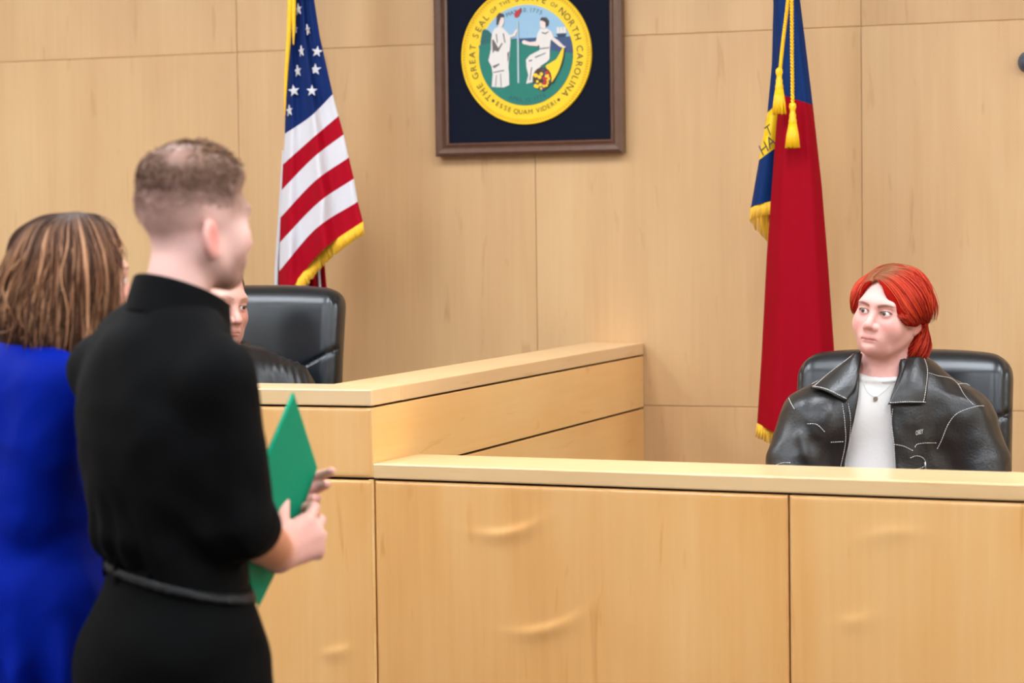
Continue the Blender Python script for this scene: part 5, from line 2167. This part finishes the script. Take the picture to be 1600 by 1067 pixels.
def leaf(name, m, shift, bow, shrink=0.0, th=0.0012):
    n = 14
    nn = np.cross(L_ - T_, R_ - T_)
    nn /= np.linalg.norm(nn)
    if nn[0] < 0:
        nn = -nn
    V = []
    for i in range(n):
        for j in range(n):
            u = shrink + (1 - 2 * shrink) * i / (n - 1)
            v = shrink + (1 - 2 * shrink) * j / (n - 1)
            p = T_ * (1 - u) * (1 - v) + L_ * u * (1 - v) + R_ * (1 - u) * v + B_ * u * v - fc
            V.append(p + nn * (shift * (0.15 + 0.85 * v) + bow * math.sin(math.pi * u) * (0.3 + 0.7 * v)))
    V = np.array(V)
    idx = np.arange(n * n).reshape(n, n)
    Fc = []
    N = n * n
    for i in range(n - 1):
        for j in range(n - 1):
            q4 = (idx[i, j], idx[i + 1, j], idx[i + 1, j + 1], idx[i, j + 1])
            Fc.append(tuple(int(k) for k in q4))
            Fc.append(tuple(int(k) + N for k in q4[::-1]))
    rim = list(idx[0, :]) + list(idx[1:, -1]) + list(idx[-1, -2::-1]) + list(idx[-2:0:-1, 0])
    for k in range(len(rim)):
        a, b = int(rim[k]), int(rim[(k + 1) % len(rim)])
        Fc.append((a, b, N + b, N + a))
    o = link_mesh(name, np.vstack([V, V + nn * th]), Fc, m, fo, smooth=False)
    return o


leaf('outer_cover', 'folder_green', 0.004, 0.006)
leaf('paper_sheet', 'paper', 0.001, 0.004, shrink=0.02, th=0.0006)
leaf('inner_cover', 'folder_inside', -0.004, 0.002)
nn = np.cross(L_ - T_, R_ - T_)
nn /= np.linalg.norm(nn)
tube('spine_fold', [T_ - fc, (T_ + L_) / 2 - fc, L_ - fc], 0.0035, 'folder_green', fo, sides=8)

# ------------------------------------------------------------------ the woman in blue
mat('blue_dress', (0, 27, 138), 0.7, spec=0.06, noise=0.08, nscale=20, bump=0.06, bscale=150)
DF = 4.40
base = at(70, 800, DF)
fwm = Frame((base[0], base[1], 0.0))
wm = empty('person', fwm.o, CAMYAW)
tag(wm, 'woman with long wavy brown hair in a royal blue dress behind the man', 'person')


def Lf(px, py, dd=0.0):
    return fwm.loc(px, py, DF + dd)


AF = math.radians(58)
fw2 = np.array((math.sin(AF), math.cos(AF), 0.0))
rg2 = np.array((math.cos(AF), -math.sin(AF), 0.0))
RB2 = np.stack([rg2, fw2, (0, 0, 1.0)], 1)
T0f = Lf(38, 590)
sR2, sL2 = T0f + 0.155 * rg2 + (0, 0, -0.01), T0f - 0.155 * rg2 + (0, 0, -0.01)
eR2 = Lf(48, 800, -0.12)
wR2 = Lf(150, 745, 0.06)
eL2 = sL2 + np.array((0.02, 0.10, -0.28))
wL2 = Lf(185, 760, 0.25)
nb2 = Lf(66, 555)
c2, w2, h2 = Lf(40, 680), Lf(48, 840), Lf(48, 980)
hcF = Lf(118, 436)
RHF = rotm(rz=180 - 66) @ rotm(rx=3)
HSF = 0.97
MHF = frame_m(RHF, hcF, HSF)
OF = {'jaw': 0.92, 'full': 0.97, 'neck': 0.88, 'skin': (224, 168, 146)}
HR2 = hand_parts(wR2, np.stack([(0, 0, 1.0), (0.85, 0.5, 0.0), (0.5, -0.85, 0)], 1))
HL2 = hand_parts(wL2, np.stack([(0, 0, 1.0), (0.85, -0.2, 0.1), (0.1, 0.9, 0)], 1))


def torso_f(P, g=0.0):
    d = ell(P, c2, (0.158 + g, 0.112 + g, 0.20), RB2)
    d = smin(d, ell(P, w2, (0.145 + g, 0.115 + g, 0.18), RB2), 0.1)
    d = smin(d, ell(P, h2, (0.178 + g, 0.145 + g, 0.17), RB2), 0.09)
    d = smin(d, ell(P, c2 + fw2 * 0.075 + (0, 0, 0.0), (0.13 + g, 0.07 + g, 0.09), RB2), 0.05)
    d = smin(d, chain(P, [sL2, (sL2 + nb2) / 2 + (0, 0, 0.0), nb2 + (0, 0, -0.045), (sR2 + nb2) / 2 + (0, 0, 0.0), sR2], [0.048 + g, 0.048 + g, 0.055 + g, 0.048 + g, 0.048 + g]), 0.05)
    return d


def f_wom(P):
    d = head_world(P, MHF, OF)
    d = smin(d, torso_f(P, -0.016), 0.03)
    for s_, e_, w_ in ((sR2, eR2, wR2), (sL2, eL2, wL2)):
        d = smin(d, chain(P, [s_, e_, w_], [0.044, 0.038, 0.025]), 0.02)
    c_ = ((wR2 + wL2) / 2).astype(np.float32)
    m_ = ((P - c_) ** 2).sum(1) < 0.28 ** 2
    if m_.any():
        d[m_] = smin(d[m_], np.minimum(hand_sdf(P[m_], HR2), hand_sdf(P[m_], HL2)), 0.012)
    return d


def col_wom(V):
    q, s = to_head(V, MHF)
    return head_col(q, OF)


sdf_obj('body', f_wom, axis(-0.30, 0.32, 0.005), axis(-0.26, 0.52, 0.005), axis(0.90, 1.70, 0.005), 'skin', wm, col=col_wom)
eyes(wm, MHF, RHF @ np.array((0, -1.0, 0)), (90, 70, 50), HSF)


def f_dress(P):
    d = torso_f(P, 0.008)
    for s_, e_, w_ in ((sR2, eR2, wR2), (sL2, eL2, wL2)):
        d = smin(d, chain(P, [s_ + (0, 0, -0.004), (s_ + e_) / 2, e_, e_ + (w_ - e_) * 0.92], [0.060, 0.068, 0.062, 0.046]), 0.03)
    # skirt
    q = (P - h2.astype(np.float32)) @ RB2.astype(np.float32)
    an = np.arctan2(q[:, 1], q[:, 0])
    t = np.clip((h2[2] + 0.06 - P[:, 2]) / 0.6, 0, 1.2)
    fold = 0.024 * np.sin(an * 13 + 1.2 * np.sin(an * 3)) * smoothstep(-0.05, 0.2, t)
    r_ = np.sqrt((q[:, 0] / 1.15) ** 2 + q[:, 1] ** 2)
    sk = (r_ - (0.150 + 0.085 * t) + fold) * 0.85
    sk = smax(sk, P[:, 2] - (h2[2] + 0.10), 0.05)
    d = smin(d, sk, 0.05)
    d = d + 0.009 * vnoise(P, 12, 2) + 0.004 * (np.abs(vnoise(P, 24, 7)) - 0.3)
    hole = cap(P, nb2 + (0, 0, -0.08), nb2 + (0.04, 0.03, 0.10), 0.055, 0.075)
    d = smax(d, -hole, 0.006)
    return np.maximum(d, 0.42 - P[:, 2])


sdf_obj('dress', f_dress, axis(-0.36, 0.34, 0.0075), axis(-0.34, 0.46, 0.0075), axis(0.40, nb2[2] + 0.05, 0.0075), 'blue_dress', wm)


def f_flegs(P):
    d = None
    for q_ in (-1, 1):
        a = np.array((h2[0], h2[1], 0)) + rg2 * 0.075 * q_
        e = chain(P, [a + (0, 0, 0.62), a + (0, 0, 0.45), a + (0, 0, 0.30), a + (0, 0, 0.06)], [0.07, 0.055, 0.052, 0.034])
        d = e if d is None else np.minimum(d, e)
    return d


lg = sdf_obj('legs', f_flegs, axis(-0.30, 0.22, 0.010), axis(-0.25, 0.25, 0.010), axis(0.02, 0.70, 0.012), 'skin', wm, stride=3)
set_col(lg, np.tile(np.array(lin(226, 178, 158)), (len(lg.data.vertices), 1)))
for q_ in (-1, 1):
    c = np.array((h2[0], h2[1], 0)) + rg2 * 0.075 * q_
    sdf_obj('shoe', lambda P: smax(smin(ell(P, c + (0, 0, 0.04), (0.036, 0.05, 0.045), RB2), ell(P, c + fw2 * 0.07 + (0, 0, 0.025), (0.038, 0.10, 0.032), RB2), 0.03), -P[:, 2] + 0.002, 0.005),
            axis(c[0] - 0.10, c[0] + 0.20, 0.010), axis(c[1] - 0.10, c[1] + 0.20, 0.010), axis(-0.01, 0.11, 0.008), 'shoe_black', wm, stride=2)


def f_fhair(P):
    q, s = to_head(P, MHF)
    d = ell(q, (0, 0.020, 0.034), (0.094, 0.112, 0.094))
    d = smin(d, ell(q, (-0.062, 0.012, -0.045), (0.046, 0.074, 0.115)), 0.04)
    d = smin(d, ell(q, (0.062, 0.016, -0.045), (0.046, 0.074, 0.115)), 0.04)
    d = smin(d, ell(q, (0.0, 0.082, -0.085), (0.085, 0.062, 0.125)), 0.05)
    d = smin(d, ell(q, (-0.055, 0.035, -0.115), (0.045, 0.060, 0.085)), 0.04)
    d = smin(d, ell(q, (-0.050, 0.045, -0.150), (0.040, 0.055, 0.070)), 0.04)
    xx, yy, z_ = q[:, 0], q[:, 1], q[:, 2]
    face = np.maximum(np.maximum(np.abs(xx) - 0.058, (z_ - 0.066) * 0.8), yy + 0.030)
    d = smax(d, -face, 0.012)
    return d * s + 0.004 * vnoise(P, 30, 3)


fh = sdf_obj('hair', f_fhair, axis(hcF[0] - 0.20, hcF[0] + 0.16, 0.0055), axis(hcF[1] - 0.20, hcF[1] + 0.20, 0.0055), axis(hcF[2] - 0.26, hcF[2] + 0.16, 0.0055), 'hair_mass', wm)
set_col(fh, np.tile(np.array(lin(52, 32, 22)), (len(fh.data.vertices), 1)))


def fguide(pts):
    return fwm.hit(f_fhair, smooth_path(pts, 14), DF - 0.5, DF + 0.3, 0.0)


FD, FM, FL_ = np.array(lin(44, 25, 16)), np.array(lin(112, 70, 44)), np.array(lin(204, 150, 110))


def fem_col(s, w, u):
    base = FD * (1 - u / 0.55) + FM * (u / 0.55) if u < 0.55 else (FM * (1 - (u - 0.55) / 0.45) + FL_ * ((u - 0.55) / 0.45))
    k = (1 - smoothstep(0.05, 0.40, s))[:, None]
    tip = smoothstep(0.80, 1.0, s)[:, None] * 0.4
    c = base * (1 - k) + (FD * 0.8 + FM * 0.2) * k
    return c * (1 - tip) + FD * tip


GF = [[(128, 333), (158, 345), (180, 375), (187, 420), (186, 470), (178, 530)],
      [(126, 333), (148, 352), (164, 400), (166, 460), (160, 530), (150, 590)],
      [(122, 333), (132, 356), (142, 410), (142, 470), (138, 540), (126, 612)],
      [(118, 333), (115, 358), (118, 410), (116, 470), (112, 540), (102, 610)],
      [(112, 333), (95, 358), (92, 410), (88, 470), (82, 530), (80, 590)],
      [(106, 334), (76, 358), (64, 410), (56, 460), (50, 510), (48, 555)],
      [(100, 335), (58, 360), (38, 410), (26, 455), (18, 495), (16, 525)],
      [(94, 337), (46, 360), (20, 405), (4, 450), (-8, 485), (-12, 515)]]
gg = [fguide(p) for p in GF]
g, cols = Geo(), []
for a, b in zip(gg[:-1], gg[1:]):
    sheet(g, cols, a, b, 46, f_fhair, 0.007, 0.006, 0.0034, fem_col, npt=22, wob=0.011, sides=5, lo=0.75)
    sheet(g, cols, a, b, 60, f_fhair, 0.011, 0.007, 0.0013, fem_col, npt=22, wob=0.011, lo=0.7)
finish_hair(g, cols, wm, 'hair_strands')

# ------------------------------------------------------------------ the judge
mat('black_robe', (24, 24, 25), 0.40, noise=0.2, nscale=14, bump=0.1, bscale=60)
DJ = 6.70
base = at(352, 800, DJ)
fj = Frame((base[0], base[1], 0.25))
jd = empty('person', fj.o, CAMYAW)
tag(jd, 'seated judge in a black robe half hidden behind the standing man', 'person')


def Lj(px, py, dd=0.0):
    return fj.loc(px, py, DJ + dd)


OJ = {'jaw': 1.0, 'full': 1.0, 'neck': 1.08, 'skin': (226, 174, 158), 'nose': 1.12, 'lip': 0.75, 'lip_a': 0.45, 'open': 0.80, 'brow_c': (150, 118, 100), 'brow_a': 0.4, 'brow': 1.25, 'blush': 1.3, 'blush_c': (214, 128, 112)}


def jowls(P, M, d):
    d = smin(d, ell(M, (0.040, -0.050, -0.078), (0.024, 0.03, 0.026)), 0.02)
    d = d + 0.0022 * np.exp(-(cap(M, (0.020, -0.100, -0.040), (0.036, -0.080, -0.078), 0.0) / 0.004) ** 2)
    d = d + 0.0014 * np.exp(-(cap(M, (0.022, -0.092, -0.016), (0.046, -0.080, -0.018), 0.0) / 0.003) ** 2)
    d = d + 0.0010 * np.exp(-(cap(M, (0.0, -0.09, 0.052), (0.05, -0.07, 0.050), 0.0) / 0.003) ** 2)
    return d


OJ['extra'] = (jowls,)
hcJ = Lj(334, 473)
RHJ = rotm(rz=46) @ rotm(ry=6) @ rotm(rx=6)
HSJ = 1.03
MHJ = frame_m(RHJ, hcJ, HSJ)
nbJ = Lj(345, 560, 0.07)
sJL, sJR = Lj(258, 600, 0.06), Lj(448, 606, 0.06)
eJL, eJR = Lj(238, 740, -0.03), Lj(478, 730, -0.02)
wJL, wJR = eJL + np.array((0.10, -0.20, 0.02)), eJR + np.array((-0.10, -0.20, 0.02))
cJ = Lj(350, 680, 0.06)
HJL = hand_parts(wJL, np.stack([(0.3, 0.1, 0.95), (0.85, -0.5, 0.0), (0.45, 0.86, -0.23)], 1))
HJR = hand_parts(wJR, np.stack([(-0.3, 0.1, 0.95), (-0.85, -0.5, 0.0), (0.45, -0.86, 0.23)], 1))


def torso_j(P, g=0.0):
    d = ell(P, cJ, (0.19 + g, 0.13 + g, 0.27))
    d = smin(d, ell(P, (cJ[0], cJ[1] - 0.01, 0.60), (0.20 + g, 0.16 + g, 0.18)), 0.1)
    return smin(d, chain(P, [sJL, (nbJ[0], nbJ[1] + 0.01, nbJ[2] - 0.035), sJR], [0.062 + g, 0.074 + g, 0.062 + g]), 0.06)


def f_jud(P):
    d = head_world(P, MHJ, OJ)
    d = smin(d, torso_j(P, -0.02), 0.03)
    for s_, e_, w_ in ((sJL, eJL, wJL), (sJR, eJR, wJR)):
        d = smin(d, chain(P, [s_, e_, w_], [0.048, 0.042, 0.028]), 0.02)
    m_ = P[:, 2] < 0.90
    if m_.any():
        d[m_] = smin(d[m_], np.minimum(hand_sdf(P[m_], HJL), hand_sdf(P[m_], HJR)), 0.012)
    return d


hx, hy, hz = hcJ
sdf_obj('body', f_jud, axis_var([(-0.30, hx - 0.11, 0.008), (hx - 0.11, hx + 0.11, 0.0025), (hx + 0.11, 0.36, 0.008)]),
        axis_var([(-0.40, hy - 0.14, 0.008), (hy - 0.14, hy + 0.14, 0.0025), (hy + 0.14, 0.30, 0.008)]),
        axis_var([(0.48, hz - 0.16, 0.008), (hz - 0.16, hz + 0.14, 0.0025)]), 'skin', jd, col=lambda V: head_col(to_head(V, MHJ)[0], OJ))
eyes(jd, MHJ, RHJ @ np.array((0.10, -1.0, 0.0)), (80, 56, 40), HSJ)


def f_robe(P):
    d = torso_j(P, 0.016)
    for s_, e_, w_ in ((sJL, eJL, wJL), (sJR, eJR, wJR)):
        d = smin(d, chain(P, [s_, (s_ + e_) / 2, e_, e_ + (w_ - e_) * 0.85], [0.070, 0.086, 0.088, 0.075]), 0.03)
    # gathered fluting at the shoulder yokes
    q = np.sqrt(((P - sJR) ** 2).sum(1))
    fl_ = np.exp(-((q - 0.07) / 0.04) ** 2) * 0.0022 * np.sin((P[:, 0] - sJR[0]) * 330 + (P[:, 2] - sJR[2]) * 90)
    d = d + fl_ + 0.005 * vnoise(P, 15, 8) + 0.003 * vnoise(P, 38, 1)
    # long skirt of the robe over the lap
    d = smin(d, chain(P, [(cJ[0], cJ[1], 0.55), (cJ[0], cJ[1] - 0.36, 0.53), (cJ[0], cJ[1] - 0.38, 0.10)], [0.20, 0.17, 0.16]), 0.06)
    hole = cap(P, nbJ + (0, 0, -0.05), nbJ + (0, -0.02, 0.10), 0.058, 0.078)
    return smax(smax(d, -hole, 0.006), 0.06 - P[:, 2], 0.01)


sdf_obj('robe', f_robe, axis(-0.34, 0.40, 0.007), axis(-0.62, 0.26, 0.007), axis(0.04, nbJ[2] + 0.06, 0.007), 'black_robe', jd)
mat('collar_white', (230, 228, 224), 0.8)


def f_jcol(P):
    o_ = cap(P, nbJ + (0, 0.0, -0.03), nbJ + (0, -0.006, 0.04), 0.072, 0.066)
    d = np.abs(o_) - 0.004
    q = P[:, 1] - nbJ[1]
    return smax(d, np.abs(P[:, 2] - (nbJ[2] + 0.006) - 0.35 * q) - 0.022, 0.004)


sdf_obj('shirt_collar', f_jcol, axis(nbJ[0] - 0.1, nbJ[0] + 0.1, 0.005), axis(nbJ[1] - 0.1, nbJ[1] + 0.1, 0.005), axis(nbJ[2] - 0.1, nbJ[2] + 0.1, 0.005), 'collar_white', jd, stride=2)


def f_jhair(P):
    q, s = to_head(P, MHJ)
    x, y, z = q[:, 0], q[:, 1], q[:, 2]
    d = ell(q, (0, 0.016, 0.032), (0.0835, 0.105, 0.092)) + 0.002 * vnoise(q, 110, 2)
    hl = np.interp(np.abs(x), [0.0, 0.03, 0.055, 0.070, 0.078, 0.09], [0.090, 0.086, 0.066, 0.040, -0.010, -0.020])
    face = np.maximum((z - hl) * 0.7, y - 0.0)
    d = smax(d, -face, 0.010)
    ear = ell(np.stack([np.abs(x), y, z], 1), (0.084, 0.012, -0.016), (0.02, 0.026, 0.036))
    d = smax(d, -ear, 0.004)
    return smax(d, -0.065 - z, 0.01) * s


jh = sdf_obj('hair', f_jhair, axis(hx - 0.12, hx + 0.12, 0.0038), axis(hy - 0.13, hy + 0.14, 0.0038), axis(hz - 0.10, hz + 0.15, 0.0038), 'hair_mass', jd)
V = np.array([v.co[:] for v in jh.data.vertices], np.float32)
k = (0.5 + 0.5 * vnoise(V * np.array((1, 1, 0.3), np.float32), 160, 4))[:, None]
set_col(jh, np.array(lin(92, 74, 58)) * (1 - k) + np.array(lin(150, 130, 108)) * k)
